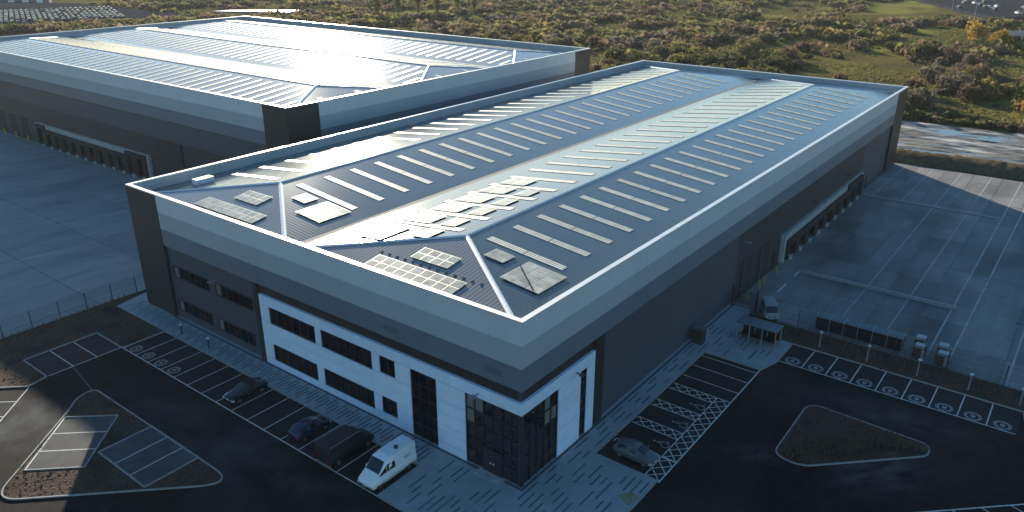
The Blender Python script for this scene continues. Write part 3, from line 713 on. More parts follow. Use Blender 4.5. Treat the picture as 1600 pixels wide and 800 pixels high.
# ---- farther warehouse ------------------------------------------------------
BX0, BX1, BY0, BY1, HB = 31.5, 121.0, 69.8, 209.0, 19.0
B = thing('warehouse', 'farther larger warehouse with dark corners behind the left yard', 'warehouse', (0, 0, 0))
ring_boxes(MB(), BX0, BX1, BY0, BY1, 16.55, 18.86, T_).build('cladding_band', M['band1'], B)
ring_boxes(MB(), BX0, BX1, BY0, BY1, 14.3, 16.547, T_).build('cladding_band', M['band2'], B)
ring_boxes(MB(), BX0, BX1, BY0, BY1, 12.0, 14.297, T_).build('cladding_band', M['band3'], B)
ring_boxes(MB(), BX0 - .06, BX1 + .06, BY0 - .06, BY1 + .06, 18.862, 19.0, .52).build('capping', M['cap'], B)
e_ = T_ + .004
ring_boxes(MB(), BX0 + e_, BX1 - e_, BY0 + e_, BY1 - e_, 17.3, 18.85, .05).build('parapet_lining', M['parapet_in'], B)
ring_boxes(MB(), BX0 + .3, BX1 - .3, BY0 + .3, BY1 - .3, 7.9, 12.1, .3).build('wall', M['wall_mid'], B)
ring_boxes(MB(), BX0 + .25, BX1 - .25, BY0 + .25, BY1 - .25, -2.4, 7.897, .3).build('wall', M['wall_dark'], B)
c = MB(); c.box(BX0 - .05, BX0 + .3, BY0 - .05, BY0 + 6.2, -1.6, 18.858); c.box(BX0 + .3, BX0 + 6.4, BY0 - .05, BY0 + .3, -1.6, 18.858); c.build('corner_panel', M['corner'], B)
c = MB(); c.box(BX1 - 6.4, BX1 + .05, BY0 - .05, BY0 + .3, -1.6, 18.858); c.box(BX1 - .3, BX1 + .05, BY0 + .3, BY0 + 6.2, -1.6, 18.858); c.build('corner_panel', M['corner'], B)
MB().box(BX0 + .0, BX0 + .25, 103, 112, -1.4, 7.85).build('wall', M['corner'], B)
docks(B, lambda v, d, z: (BX0 + .25 - d, v, z), 115.2, 165.2, -1.38, 3.9, 12, 1, 2)
for yd in (171, 177.5, 184):
    MB().box(BX0 + .2, BX0 + .26, yd, yd + 3.6, -1.38, 4.0).build('roller_door', M['door_dark'], B)
    MB().box(BX0 - .8, BX0 - .5, yd - .9, yd - .6, -1.38, .1).build('door_post', M['yellow'], B)
MB().box(BX0 + .2, BX0 + .26, 110.8, 112.0, -1.38, 1.0).build('fire_door', M['corner'], B)
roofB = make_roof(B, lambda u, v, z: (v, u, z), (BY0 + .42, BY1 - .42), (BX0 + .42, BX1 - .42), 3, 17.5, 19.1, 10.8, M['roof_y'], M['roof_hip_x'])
bwB = (BX1 - BX0 - .84) / 3; SB = 1.6 / (bwB / 2)
def zb(x):
    t = (x - BX0 - .42) % bwB; return 17.5 + (t if t < bwB / 2 else bwB - t) * SB
for i in range(3):
    a = BX0 + .42 + i * bwB; cc = a + bwB / 2
    for k in range(44):
        yk = BY0 + 3.0 + 3.15 * k
        if yk > BY1 - 4: break
        end = min(yk - BY0, BY1 - yk); lim = min(1, max(0, (end - 1) / 10.8)) * bwB / 2      # the hip cuts the strips short
        for s in (-1, 1):
            far_ = bwB / 2 - 2.6; near_ = max(1.6, bwB / 2 - lim + .9)
            if far_ - near_ < 1.5 or True:
                pass
            o0, o1 = 2.4, min(bwB / 2 - 1.6, lim - .5)
            if o1 - o0 < 1.5: continue
            xa, xb_ = (a + o0, a + o1) if s < 0 else (a + bwB - o0, a + bwB - o1)
            rooflight(roofB, (xa, yk, zb(xa) + .01), (xb_, yk, zb(xb_) + .01), .9)
    for k in (-2, -1, 0, 1, 2):    # short strips on the near hip
        xk = cc + k * 4.2; top = BY0 + 9.0 if k == 0 else BY0 + 8.2 - abs(k) * 2.6
        y0_, y1_ = BY0 + 2.6, top
        if k == 0 or y1_ - y0_ < .8: continue
        z0_ = 17.5 + (y0_ - BY0 - .42) * 1.6 / 10.8; z1_ = 17.5 + (y1_ - BY0 - .42) * 1.6 / 10.8
        rooflight(roofB, (xk, y0_, z0_ + .01), (xk, y1_, z1_ + .01), .9)

# ------------------------------------------------------------------ vehicles
def vehicle(name, label, cat, loc, rz, st, paint, glass_cfg, wheels, wr=.33, group=None, extras=None):
    """st: stations (x, half width, z sill, z belt, half roof width, z roof) nose at +x"""
    t = thing(name, label, cat, loc, rz, group)
    v = []; n = 9
    for x, hw, zs, zbt, rw, zr in st:
        half = [(hw * .86, zs), (hw, zs + (zbt - zs) * .35), (hw * .985, zbt - (zbt - zs) * .12), (rw + (hw * .96 - rw) * .0 if zr - zbt < .08 else hw * .93, zbt), (rw * 1.015, zr - .12) if zr - zbt > .25 else (rw, zr - .03), (rw * .93, zr - .035) if zr - zbt > .25 else (rw * .9, zr - .012), (rw * .55, zr)]
        v.append([(x, -a, z) for a, z in half] + [(x, a, z) for a, z in reversed(half)])
    m_ = MB(); k = len(v[0]); 
    for r in v: m_.v += r
    for i in range(len(v) - 1):
        for j in range(k):
            m_.f.append((i * k + j, i * k + (j + 1) % k, (i + 1) * k + (j + 1) % k, (i + 1) * k + j)); m_.m.append(0)
    m_.f.append(tuple(range(k))); m_.f.append(tuple(reversed([(len(v) - 1) * k + j for j in range(k)]))); m_.m += [0, 0]
    me = m_.mesh('body', paint); bm = bmesh.new(); bm.from_mesh(me); bmesh.ops.recalc_face_normals(bm, faces=bm.faces); bm.to_mesh(me); bm.free()
    me.polygons.foreach_set('use_smooth', [True] * len(me.polygons)); me.set_sharp_from_angle(angle=math.radians(42)); link('body', me, t)
    P = lambda i, j: Vector(v[i][j])
    def gl(nm, q, inset=.06, off=.012, m__=None):
        cc = sum(q, Vector()) / 4; nn = (q[1] - q[0]).cross(q[3] - q[0]).normalized()
        if nn.dot(cc - Vector((cc.x * .8, 0, .7))) < 0: nn = -nn
        q = [p + (cc - p) * inset + nn * off for p in q]
        mm = MB(); mm.hexa([p - nn * .02 for p in q], q); return mm.build(nm, m__ or M['car_glass'], t)
    for kind, i in glass_cfg:
        if kind in ('windscreen', 'rear_window'):
            r0 = [P(i, j) for j in (4, 5, 6, 7, 8, 9)]; r1 = [P(i + 1, j) for j in (4, 5, 6, 7, 8, 9)]
            nn = (r0[5] - r0[0]).cross(r1[0] - r0[0]).normalized(); nn = nn if nn.z > 0 else -nn
            a0 = [p.lerp(q, .08) for p, q in zip(r0, r1)]; a1 = [p.lerp(q, .93) for p, q in zip(r0, r1)]
            for row in (a0, a1): row[0] = row[0].lerp(row[5], .04); row[5] = row[5].lerp(row[0], .04)
            mm = MB(); mm.v = [tuple(p + nn * .014) for p in a0 + a1]; mm.f = [(k, k + 1, k + 7, k + 6) for k in range(5)]; mm.m = [0] * 5
            mm.build(kind, M['car_glass'], t)
        elif kind == 'side_low':
            gl('side_window', [P(i, 3), P(i + 1, 3), P(i + 1, 3).lerp(P(i + 1, 4), .72), P(i, 3).lerp(P(i, 4), .62)], .07); gl('side_window', [P(i, 10), P(i + 1, 10), P(i + 1, 10).lerp(P(i + 1, 9), .72), P(i, 10).lerp(P(i, 9), .62)], .07)
        else:
            gl('side_window', [P(i, 3), P(i + 1, 3), P(i + 1, 4), P(i, 4)], .12); gl('side_window', [P(i, 10), P(i + 1, 10), P(i + 1, 9), P(i, 9)], .12)
    for (wx, wy) in wheels:
        for s in (-1, 1):
            mm = MB(); mm.tube((wx, s * (wy - .20), wr), (wx, s * (wy + .03), wr), wr, 16); o = mm.build('wheel', M['tyre'], t, 40)
            mm = MB(); mm.tube((wx, s * (wy - .05), wr), (wx, s * (wy + .045), wr), wr * .64, 12); mm.build('rim', M['rim'], o)
    xn, xt = st[-1], st[0]
    for s in (-1, 1):
        hw = st[-2][1]; mm = MB(); mm.box(xn[0] - .22, xn[0] + .02, s * hw * .80 - .17, s * hw * .80 + .17, xn[3] - .20, xn[3] - .04); mm.build('headlight', M['lamp_glass'], t)
        mm = MB(); mm.box(xt[0] - .02, xt[0] + .1, s * xt[1] * .82 - .12, s * xt[1] * .82 + .12, xt[3] - .30, xt[3] - .06); mm.build('tail_light', M['tail'], t)
        mi = [i for kd, i in glass_cfg if kd == 'windscreen'][0]; mx = (st[mi][0] + st[mi + 1][0]) / 2; mm = MB(); mm.box(mx - .12, mx + .06, s * (st[mi][1] + .10) - .10, s * (st[mi][1] + .10) + .10, st[mi][3] - .02, st[mi][3] + .15); mm.build('wing_mirror', paint, t)
    mm = MB(); mm.box(xn[0] - .01, xn[0] + .025, -.26, .26, xn[2] + .12, xn[2] + .23); mm.build('number_plate', M['whitepaint'], t)
    mm = MB(); mm.box(xn[0] - .02, xn[0] + .015, -.5, .5, xn[2] + .27, xn[3] - .22); mm.build('grille', M['tyre'], t)
    if extras: extras(t)
    return t
saloon = [(-2.15, .74, .42, .82, .55, .86), (-2.02, .84, .28, .90, .66, .96), (-1.62, .88, .24, .94, .60, 1.02), (-1.05, .90, .22, .95, .58, 1.40), (-.25, .90, .22, .94, .60, 1.46), (.42, .90, .22, .93, .58, 1.41), (1.22, .89, .24, .90, .64, .98), (1.85, .86, .26, .80, .62, .84), (2.12, .72, .36, .66, .5, .68)]
scfg = [('rear_window', 2), ('side', 3), ('side', 4), ('windscreen', 5)]
hatch_st = [(-1.95, .78, .38, .84, .58, .92), (-1.86, .86, .26, .92, .60, 1.02), (-1.45, .88, .24, .94, .58, 1.42), (-.35, .90, .22, .94, .60, 1.50), (.35, .90, .22, .93, .58, 1.46), (1.15, .89, .24, .92, .64, 1.0), (1.72, .86, .26, .82, .62, .86), (1.98, .74, .36, .68, .5, .70)]
hcfg = [('rear_window', 1), ('side', 2), ('side', 3), ('windscreen', 4)]
vehicle('car', 'black car reversed into a bay facing the road, farthest left of the front row', 'car', (-5.4, 31.35, .012), math.pi, saloon, M['car_black'], scfg, ((-1.32, .82), (1.35, .82)))
vehicle('car', 'blue car parked nose to the building beside the dark box van', 'car', (-5.7, 20.9, .012), 0, hatch_st, M['car_blue'], hcfg, ((-1.2, .82), (1.25, .82)))
vehicle('car', 'dark grey car in the accessible bay next to the forecourt paving', 'car', (9.75, -5.6, .012), -math.pi / 2, hatch_st, M['car_grey'], hcfg, ((-1.2, .82), (1.25, .82)))
vanst = [(-2.7, .90, .40, 1.2, .78, 2.30), (-2.62, .98, .30, 1.25, .84, 2.44), (-.12, 1.0, .28, 1.26, .84, 2.46), (.90, 1.0, .28, 1.26, .80, 2.38), (1.82, .98, .28, 1.26, .88, 1.40), (2.42, .95, .28, 1.08, .80, 1.16), (2.62, .90, .30, .92, .74, .96), (2.70, .80, .36, .76, .62, .78)]
def van_extra(t):
    mm = MB(); mm.tube((-.9, .25, 2.45), (-.9, .25, 2.62), .2, 10); mm.build('roof_vent', M['darksteel'], t)
    mm = MB(); mm.box(-.2, .0, .97, 1.012, 1.25, 1.55); mm.box(-1.9, -1.2, .97, 1.012, 1.5, 1.62); mm.build('side_lettering', mat('faded_print', (.42, .50, .58), rough=.4), t)
    for xx in (-2.0, -1.2, -.4, .3): MB().box(xx - .03, xx + .03, -.75, .75, 2.44, 2.475).build('roof_rib', M['car_white'], t)
    MB().box(.55, .75, 1.0, 1.012, 1.4, 1.62).build('hi_vis_jacket', M['hivis'], t)
    MB().box(2.5, 2.7, -.86, .86, .36, .56).build('bumper', M['darksteel'], t)
    for s in (-1, 1): MB().box(-2.3, 1.6, s * .995 - .012, s * .995 + .012, .52, .58).build('side_moulding', M['steel'], t)
vehicle('van', 'white panel van facing the road at the end of the front row', 'van', (-5.55, 10.45, .012), math.pi, vanst, M['car_white'], [('side_low', 2), ('side_low', 3), ('windscreen', 3)], ((-1.65, .90), (1.75, .90)), .36, None, van_extra)
bvst = [(-2.75, .98, .55, 1.3, .94, 2.25), (-2.70, 1.0, .50, 1.3, .96, 2.32), (.75, 1.0, .50, 1.3, .96, 2.32), (.80, .94, .34, 1.2, .80, 2.0), (1.3, .95, .32, 1.2, .78, 1.95), (1.95, .94, .32, 1.15, .80, 1.25), (2.5, .9, .32, .98, .72, 1.02), (2.68, .8, .36, .78, .6, .8)]
def box_extra(t):
    for yy in (-.02,): MB().box(-2.79, -2.74, -.03, .03, .62, 2.2).build('rear_door_seam', M['tyre'], t)
    MB().box(-2.86, -2.6, -.9, .9, .34, .5).build('bumper', M['steel'], t)
    MB().box(-2.6, .7, -.97, -.94, 2.30, 2.35).build('roof_edge', M['steel'], t); MB().box(-2.6, .7, .94, .97, 2.30, 2.35).build('roof_edge', M['steel'], t)
vehicle('box_van', 'dark box van parked nose to the building between blue car and white van', 'van', (-5.6, 15.7, .012), 0, bvst, M['car_dark'], [('side', 3), ('windscreen', 4)], ((-1.75, .88), (1.8, .86)), .36, None, box_extra)
utst = [(-1.7, .84, .5, 1.1, .72, 1.9), (-1.62, .88, .42, 1.12, .76, 2.0), (.6, .88, .42, 1.12, .76, 2.0), (.95, .88, .42, 1.1, .72, 1.92), (1.55, .86, .42, 1.05, .74, 1.12), (1.75, .78, .46, .9, .64, .94)]
vehicle('utility_van', 'small white utility van standing in the yard behind the corner gate', 'van', (44.9, -4.9, 0), -2.6, utst, mat('dull_white_paint', (.30, .31, .31), (.24, .25, .25), 2, rough=.45), [('side', 2), ('windscreen', 3), ('side', 1)], ((-1.05, .78), (1.05, .78)), .34)

# ------------------------------------------------------------------ fences, gate, bollards, street furniture
def fence(name, label, p, q, n, h=2.3, zf=lambda x, y: 0.07):
    p, q = Vector(p), Vector(q); t = thing(name, label, 'fence', (p.x, p.y, 0)); d = (q - p)
    for i in range(n + 1):
        a = d * (i / n); z = zf(p.x + a.x, p.y + a.y); m_ = MB(); m_.box(a.x - .045, a.x + .045, a.y - .045, a.y + .045, z - .1, z + h + .08); m_.build('post', M['darksteel'], t)
    for i in range(n):
        a = d * (i / n); b = d * ((i + 1) / n); m_ = MB(); z0 = zf(p.x + a.x, p.y + a.y); z1 = zf(p.x + b.x, p.y + b.y)
        for hh in (.12, .8, 1.5, h - .03): m_.bar((a.x, a.y, z0 + hh), (b.x, b.y, z1 + hh), .018, .022)
        L_ = (b - a).length; ns = int(L_ / .2)
        for k in range(1, ns):
            c0 = a.lerp(b, k / ns); z = z0 + (z1 - z0) * k / ns; r = .0065; m_.box(c0.x - r, c0.x + r, c0.y - r, c0.y + r, z + .1, z + h)
        m_.build('mesh_panel', M['darksteel'], t)
    return t
fence('mesh_fence', 'dark weld mesh fence between the left yard and the planting bed', (-35, 64.4), (.6, 64.0), 11)
fence('mesh_fence', 'dark weld mesh fence between the right yard and the bark bed', (44.0, -3.4), (44.0, -52), 9)
g = thing('yard_gate', 'dark narrow gate between warehouse wall and yard fence', 'gate', (45, -.6, .1))
for yy in (.55, -2.6): MB().box(-.09, .09, yy - .09, yy + .09, -.1, 2.9).build('gate_post', M['darksteel'], g)
m_ = MB(); m_.box(-.03, .03, -2.5, .45, .15, .22); m_.box(-.03, .03, -2.5, .45, 2.2, 2.28); m_.build('gate_rail', M['darksteel'], g)
for k in range(18): MB().box(-.012, .012, -2.4 + k * .16, -2.37 + k * .16, .22, 2.2).build('gate_bar', M['darksteel'], g)
def bollard_light(label, loc, h, group):
    t = thing('bollard_light', label, 'bollard light', loc, 0, group)
    MB().tube((0, 0, 0), (0, 0, h - .16), .075, 10).build('post', M['steel'] if h > 1.5 else M['darksteel'], t, 40)
    m_ = MB(); m_.tube((0, 0, h - .16), (0, 0, h - .08), .13, 12, .20); m_.tube((0, 0, h - .08), (0, 0, h), .20, 12, .16); m_.build('lamp_head', M['whitepaint'], t)
    return t
for lab, yy in (('bollard light with white cap, left one of the pair before the dark office wing', 48.6), ('bollard light with white cap, right one of the pair before the dark office wing', 43.0)):
    bollard_light(lab, (-2.2, yy, .1), 1.35, 'bollard lights before the dark office wing')
labs = ('beside the first and second charging bays, nearest the cycle shelter end', 'standing in front of the middle of the cycle shelter', 'standing in front of the pallet stacks', 'between pallet stacks and the right edge, fourth along', 'nearest the right edge of the photo')
for i, yy in enumerate((-12.4, -17.6, -22.7, -27.6, -32.2)):
    bollard_light('slim white topped light ' + labs[i], (40.6, yy, .07), 2.0, 'slim lights along the bark bed')
# smoking shelter on the paving
t = thing('canopy_shelter', 'flat roofed open shelter with pale posts and one orange end post on the paving', 'shelter', (37.9, -6.0, .1))
MB().box(-1.1, 1.1, -2.6, 2.2, 2.05, 2.2).build('roof', M['shelter_roof'], t)
for i, yy in enumerate((-2.45, -.9, .6, 2.05)):
    MB().box(-1.02, -.92, yy - .05, yy + .05, 0, 2.05).build('post', M['orange'] if i == 0 else M['steel'], t); MB().box(.92, 1.02, yy - .05, yy + .05, 0, 2.05).build('post', M['steel'], t)
for i, (a, b) in enumerate(((-2.4, -.95), (-.85, .55), (.65, 2.0))): MB().box(.96, .98, a, b, .15, 2.0).build('back_panel', M['perspex'], t)
MB().box(-.5, .5, -2.2, 1.8, .42, .48).build('bench', M['darksteel'], t)
# long cycle shelter
t = thing('cycle_shelter', 'long dark six bay cycle shelter with blue grey roof panels behind the yard fence', 'cycle shelter', (45.6, -15.3, .0)); t.scale = (1, 1, .85)
for i in range(6):
    y0 = 4.8 - 1.6 * i
    m_ = MB(); m_.hexa([(-.5, y0 - 1.53, 1.86), (.9, y0 - 1.53, 2.02), (.9, y0, 2.02), (-.5, y0, 1.86)], [(-.5, y0 - 1.53, 1.92), (.9, y0 - 1.53, 2.08), (.9, y0, 2.08), (-.5, y0, 1.92)]); m_.build('roof_panel', M['shelter_roof'], t)
    MB().box(-.48, -.44, y0 - 1.53, y0, .12, 1.85).build('side_panel', M['perspex'], t); MB().box(.84, .88, y0 - 1.53, y0, .12, 1.98).build('side_panel', M['perspex'], t)
for i in range(7):
    y0 = 4.835 - 1.6 * i; m_ = MB(); m_.box(-.53, -.47, y0 - .03, y0 + .03, 0, 1.95); m_.box(.88, .94, y0 - .03, y0 + .03, 0, 2.1); m_.bar((-.5, y0, 1.93), (.9, y0, 2.09), .06, .05); m_.build('frame', M['steel'], t)
for y0 in (4.86, -4.80): MB().box(-.44, .84, y0 - .02, y0 + .02, .12, 1.85).build('end_panel', M['perspex'], t)
# pallet stacks
pl = ('left front pallet stack', 'left rear pallet stack', 'right rear pallet stack', 'right front pallet stack')
for lab, (px, py) in zip(pl, ((45.3, -21.9), (47.4, -21.6), (46.9, -24.0), (44.9, -24.3))):
    t = thing('pallet_stack', lab + ' of dark goods under a white top, behind the fence', 'pallet stack', (px, py, 0), random.uniform(-.15, .15), 'wrapped pallet stacks behind the fence'); t.scale = (1.15, 1.15, 1.1)
    m_ = MB()
    for yy in (-.5, 0, .5): m_.box(-.6, .6, yy - .06, yy + .06, 0, .1)
    m_.box(-.6, .6, -.56, .56, .1, .15); m_.build('pallet', M['timber'], t)
    for k in range(2): MB().box(-.52 + .02 * k, .52, -.5, .5, .152 + .5 * k, .64 + .5 * k).build('carton', M['goods'], t)
    MB().box(-.4, .4, -.42, .42, 1.145, 1.42).build('white_top', M['wrap'], t)
    for sx in (-1, 1): MB().box(sx * .56 - .02, sx * .56 + .02, -.55, -.3, .15, 1.2).build('wrap_sheet', M['wrap'], t)
# cabinet against the side wall
t = thing('utility_cabinet', 'dark green cabinet with grey box against the side wall', 'cabinet', (33.6, -1.0, .1))
MB().box(-.9, .2, -.5, .8, 0, 1.8).build('body', M['cabinet'], t); MB().box(-.96, .26, -.56, .86, 1.8, 1.9).build('lid', M['shelter_roof'], t)
MB().box(.35, 1.3, -.4, .7, 0, 1.25).build('side_box', M['steel'], t); MB().box(-.35, -.31, -.53, -.5, .3, 1.6).build('door_seam', M['gutter'], t)
# yellow bollards by the level doors, with plain labels
bl = ('before the first dark roller door', 'between first and second roller doors, left', 'between first and second roller doors, right', 'beside the first loading dock')
for lab, xx in zip(bl, (47.9, 52.2, 54.0, 58.6)):
    t = thing('bollard', 'yellow bollard ' + lab, 'bollard', (xx, -.9, 0), 0, 'yellow bollards by the roller doors')
    MB().tube((0, 0, 0), (0, 0, 1.15), .10, 12).build('post', M['yellow'], t, 40); MB().tube((0, 0, 1.15), (0, 0, 1.2), .10, 12, .05).build('cap', M['yellow'], t, 40)
for lab, (xx, yy) in zip(('behind the corner gate', 'opposite the roller doors', 'beside the dock upstand'), ((46.2, -3.3), (52.6, -3.3), (59.0, -3.3))):
    m_ = MB(); m_.bar((xx, yy, .05), (xx + 3.0, yy, .05), .12, .10); 
    for q in (0, 1.5, 3.0): m_.box(xx + q - .05, xx + q + .05, yy - .05, yy + .05, 0, .1)
    tag(m_.build('wheel_guide', M['whitepaint']), 'short white steel wheel guide on the yard ' + lab, 'wheel guide', 'white wheel guides in the right yard')
st_ = MB(); st_.prism([(44.6, -8.5), (49.6, -8.5), (49.6, -3.6), (44.6, -3.6)], -.02, .012); st_.build('worn_patch', M['concrete'], yard_r)

# ------------------------------------------------------------------ planting
def scatter_sticks(name, pts, h0, h1, m_, lean=.25, blades=5, w=.03):
    s = MB()
    for x, y, z in pts:
        for k in range(blades):
            a = random.uniform(0, 6.28); h = random.uniform(h0, h1); dx, dy = math.cos(a) * lean * h, math.sin(a) * lean * h; b = random.uniform(0, 6.28); wx, wy = math.cos(b) * w, math.sin(b) * w
            s.face([(x - wx, y - wy, z), (x + wx, y + wy, z), (x + dx + wx * .3, y + dy + wy * .3, z + h), (x + dx - wx * .3, y + dy - wy * .3, z + h)])
    return stuff(s.build(name, m_))
def inpoly(x, y, P):
    c = False; j = len(P) - 1
    for i in range(len(P)):
        if (P[i][1] > y) != (P[j][1] > y) and x < (P[j][0] - P[i][0]) * (y - P[i][1]) / (P[j][1] - P[i][1]) + P[i][0]: c = not c
        j = i
    return c
pts = [(-30 + .75 * i + random.uniform(-.15, .15), 63.2 + random.uniform(-.35, .35), .07) for i in range(40)] + [(-30 + .75 * i, 62.1 + random.uniform(-.3, .3), .07) for i in range(34)]
scatter_sticks('sapling_row', pts, .5, 1.0, M['tan'], .16, 7, .045)
pts = [(42.9 + random.uniform(-.3, .3), -4.2 - .62 * i, .07) for i in range(70)] + [(41.9 + random.uniform(-.3, .3), -9.2 - .8 * i, .07) for i in range(50)]
scatter_sticks('sapling_row', pts, .35, .8, M['tan'], .2, 7, .04)
pts = []
for r in range(6):
    for k in range(30):
        t = k / 29; x = 18.2 + 9.5 * t - r * .12; y = -15.9 - 10.2 * t * t - r * .55 * (1 - t * .5) 
        x += random.uniform(-.15, .15); y += random.uniform(-.12, .12)
        if inpoly(x, y, isr): pts.append((x, y, .07))
for k in range(26):
    x = 27.9 - .05 * k; y = -16 - .38 * k
    if inpoly(x, y, isr): pts.append((x, y, .07))
scatter_sticks('grass_tuft', pts, .3, .6, M['tan'], .35, 5, .035)
chips = MB()
for P, n in ((isl, 1500), (bed_poly, 1300), (isr, 500), (KR[:3] + [(43.9, -33), (43.9, -3.4), (39.6, -3.7)], 800)):
    xs_ = [p[0] for p in P]; ys_ = [p[1] for p in P]; c = 0
    while c < n:
        x, y = random.uniform(min(xs_), max(xs_)), random.uniform(min(ys_), max(ys_)); c += 1
        if not inpoly(x, y, P) or inpoly(x, y, RB) or inpoly(x, y, LB): continue
        a = random.uniform(0, 3.14); L_ = random.uniform(.08, .22); dx, dy = math.cos(a) * L_, math.sin(a) * L_; z = .075 if P is not isl else .055; t = random.uniform(.02, .10)
        chips.face([(x - dx, y - dy, z), (x + dy * .4, y - dx * .4, z + t), (x + dx, y + dy, z + t * .6), (x - dy * .4, y + dx * .4, z)])
stuff(chips.build('bark_chips', M['mulch']))

# bund, mud and puddles beyond the yard
def ribbon(name, p, q, prof, m_, n=60, jit=.25, seed=1):
    """lumpy bank: prof = [(offset, height)...] across"""
    r_ = random.Random(seed); p, q = Vector(p), Vector(q); d = q - p; nrm = Vector((d.y, -d.x)).normalized(); s = MB(); k = len(prof)
    for i in range(n + 1):
        c = p + d * (i / n)
        for o, h in prof:
            a = c + nrm * (o + r_.uniform(-jit, jit)); s.v.append((a.x, a.y, h + (r_.uniform(-jit, jit) * .6 if h > .1 else 0)))
    for i in range(n):
        for j in range(k - 1): s.f.append((i * k + j, i * k + j + 1, (i + 1) * k + j + 1, (i + 1) * k + j)); s.m.append(0)
    return s.build(name, m_, None, 60)
struct(ribbon('earth_bund', (131.0, 12), (136.5, -70), [(0, -.3), (-1.2, .9), (-3.2, 1.5), (-5.5, 1.6), (-7.5, 1.1), (-10, -.4)], M['soil'], 120, .3))
mud = MB(); xm = np.linspace(139, 176, 60); ym = np.linspace(-90, 40, 150)
for x in xm:
    for y in ym: mud.v.append((x + y * -.05, y, .06 + .42 * mnoise.noise(Vector((x * .35, y * .11, 1))) + .25 * mnoise.noise(Vector((x * .9, y * .35, 5)))))
for i in range(len(xm) - 1):
    for j in range(len(ym) - 1): a = i * len(ym) + j; mud.f.append((a, a + len(ym), a + len(ym) + 1, a + 1)); mud.m.append(0)
struct(mud.build('mud', M['mud'], None, 80))
struct(MB().face([(139, -90, -.02), (152, -90, -.02), (150, 40, -.02), (139, 40, -.02)]).build('puddle', M['water']))
struct(MB().face([(164, -40, .04), (171, -40, .04), (171, 26, .04), (164, 26, .04)]).build('puddle', M['water']))

# ------------------------------------------------------------------ shrubs and trees
def leaf_cloud(n, rx, ry, rz, leaf, lobes, seed, twig=.0, base=.0):
    r_ = np.random.default_rng(seed); V = []; F = []
    L = []
    for k in range(lobes):
        a = r_.uniform(0, 6.28); rr = r_.uniform(0, .62) ; L.append((math.cos(a) * rr * rx, math.sin(a) * rr * ry, r_.uniform(.35, .78) * rz, r_.uniform(.28, .55)))
    for i in range(n):
        l = L[r_.integers(lobes)]; d = r_.normal(size=3); d /= np.linalg.norm(d); rad = l[3] * r_.uniform(.55, 1.0) ** .5
        p = np.array([l[0] + d[0] * rad * rx, l[1] + d[1] * rad * ry, max(base, l[2] + d[2] * rad * rz * .8)])
        nrm = d + r_.normal(size=3) * .55; nrm /= np.linalg.norm(nrm)
        a = np.cross(nrm, [0, 0, 1.0]) + 1e-4; a /= np.linalg.norm(a); b = np.cross(nrm, a); s = leaf * r_.uniform(.5, 1.3); s2 = s * (r_.uniform(.12, .3) if r_.random() < twig else r_.uniform(.6, 1))
        i0 = len(V); V += [tuple(p - a * s2), tuple(p - b * s * .9), tuple(p + a * s2), tuple(p + b * s)]; F.append((i0, i0 + 1, i0 + 2, i0 + 3))
    return V, F
def shrub_mesh(key, n, rx, ry, rz, leaf, lobes, seed, twig, lm):
    m_ = MB(); m_.v, m_.f = leaf_cloud(n, rx, ry, rz, leaf, lobes, seed, twig, .05); m_.m = [0] * len(m_.f)
    r_ = random.Random(seed); m_.mi = 1
    for k in range(5):
        a = r_.uniform(0, 6.28); m_.tube((.1 * math.cos(a), .1 * math.sin(a), -.6), (math.cos(a) * rx * .4, math.sin(a) * ry * .4, rz * .6), .07, 5, .02)
    return m_.mesh(key, [M[lm], M['bark']])
KINDS = {}
for i, (lm, n, rx, rz, lf, tw) in enumerate((('leaf_olive', 900, 2.6, 3.0, .30, .3), ('leaf_dark', 900, 2.8, 3.2, .30, .2), ('leaf_brown', 750, 2.5, 2.9, .34, .7), ('leaf_green', 850, 2.4, 2.7, .30, .3), ('leaf_grey', 700, 2.8, 3.4, .36, .8), ('leaf_gold', 800, 2.3, 2.8, .30, .3))):
    KINDS[lm] = [shrub_mesh('shrub', n, rx, rx, rz, lf, 9, 100 + 10 * i + s, tw, lm) for s in range(3)]
def in_frustum(x, y, z=0, mar=1.05):
    d = Vector((x, y, z)) - cam.location; f = d.dot(fw)
    if f < 5: return False
    u = d.dot(rt) / f * 1206 / 800; v = -d.dot(up) / f * 1206 / 400
    return abs(u) < mar and -1.12 < v < 1.05
def clear(x, y, r=2.5):
    if site(x, y) < r + 1: return False
    if 130 < x < 180 and -95 < y < 45: return False           # bund and mud
    if 118 < x < 225 and 405 < y < 640: return False          # far car park
    if x > 470 and y < 110 and x + .15 * y < 640: return False  # far right road
    if 236 < x < 300 and 380 < y < 440: return False
    return True
WORD = {'leaf_olive': 'olive green leafy', 'leaf_dark': 'dark green thorny', 'leaf_brown': 'brown leafless', 'leaf_green': 'fresh green', 'leaf_grey': 'grey twiggy', 'leaf_gold': 'yellowish autumn'}
r3 = random.Random(11); BUSH = {}
ORD = 'first second third fourth fifth sixth seventh eighth ninth tenth eleventh twelfth thirteenth fourteenth fifteenth sixteenth seventeenth eighteenth nineteenth twentieth'.split()
ORD += ['twenty-' + w_ for w_ in ORD[:9]] + ['thirtieth'] + ['thirty-' + w_ for w_ in ORD[:9]] + ['fortieth']
def across(o):
    d = o.location - cam.location; return d.dot(rt) / d.dot(fw)
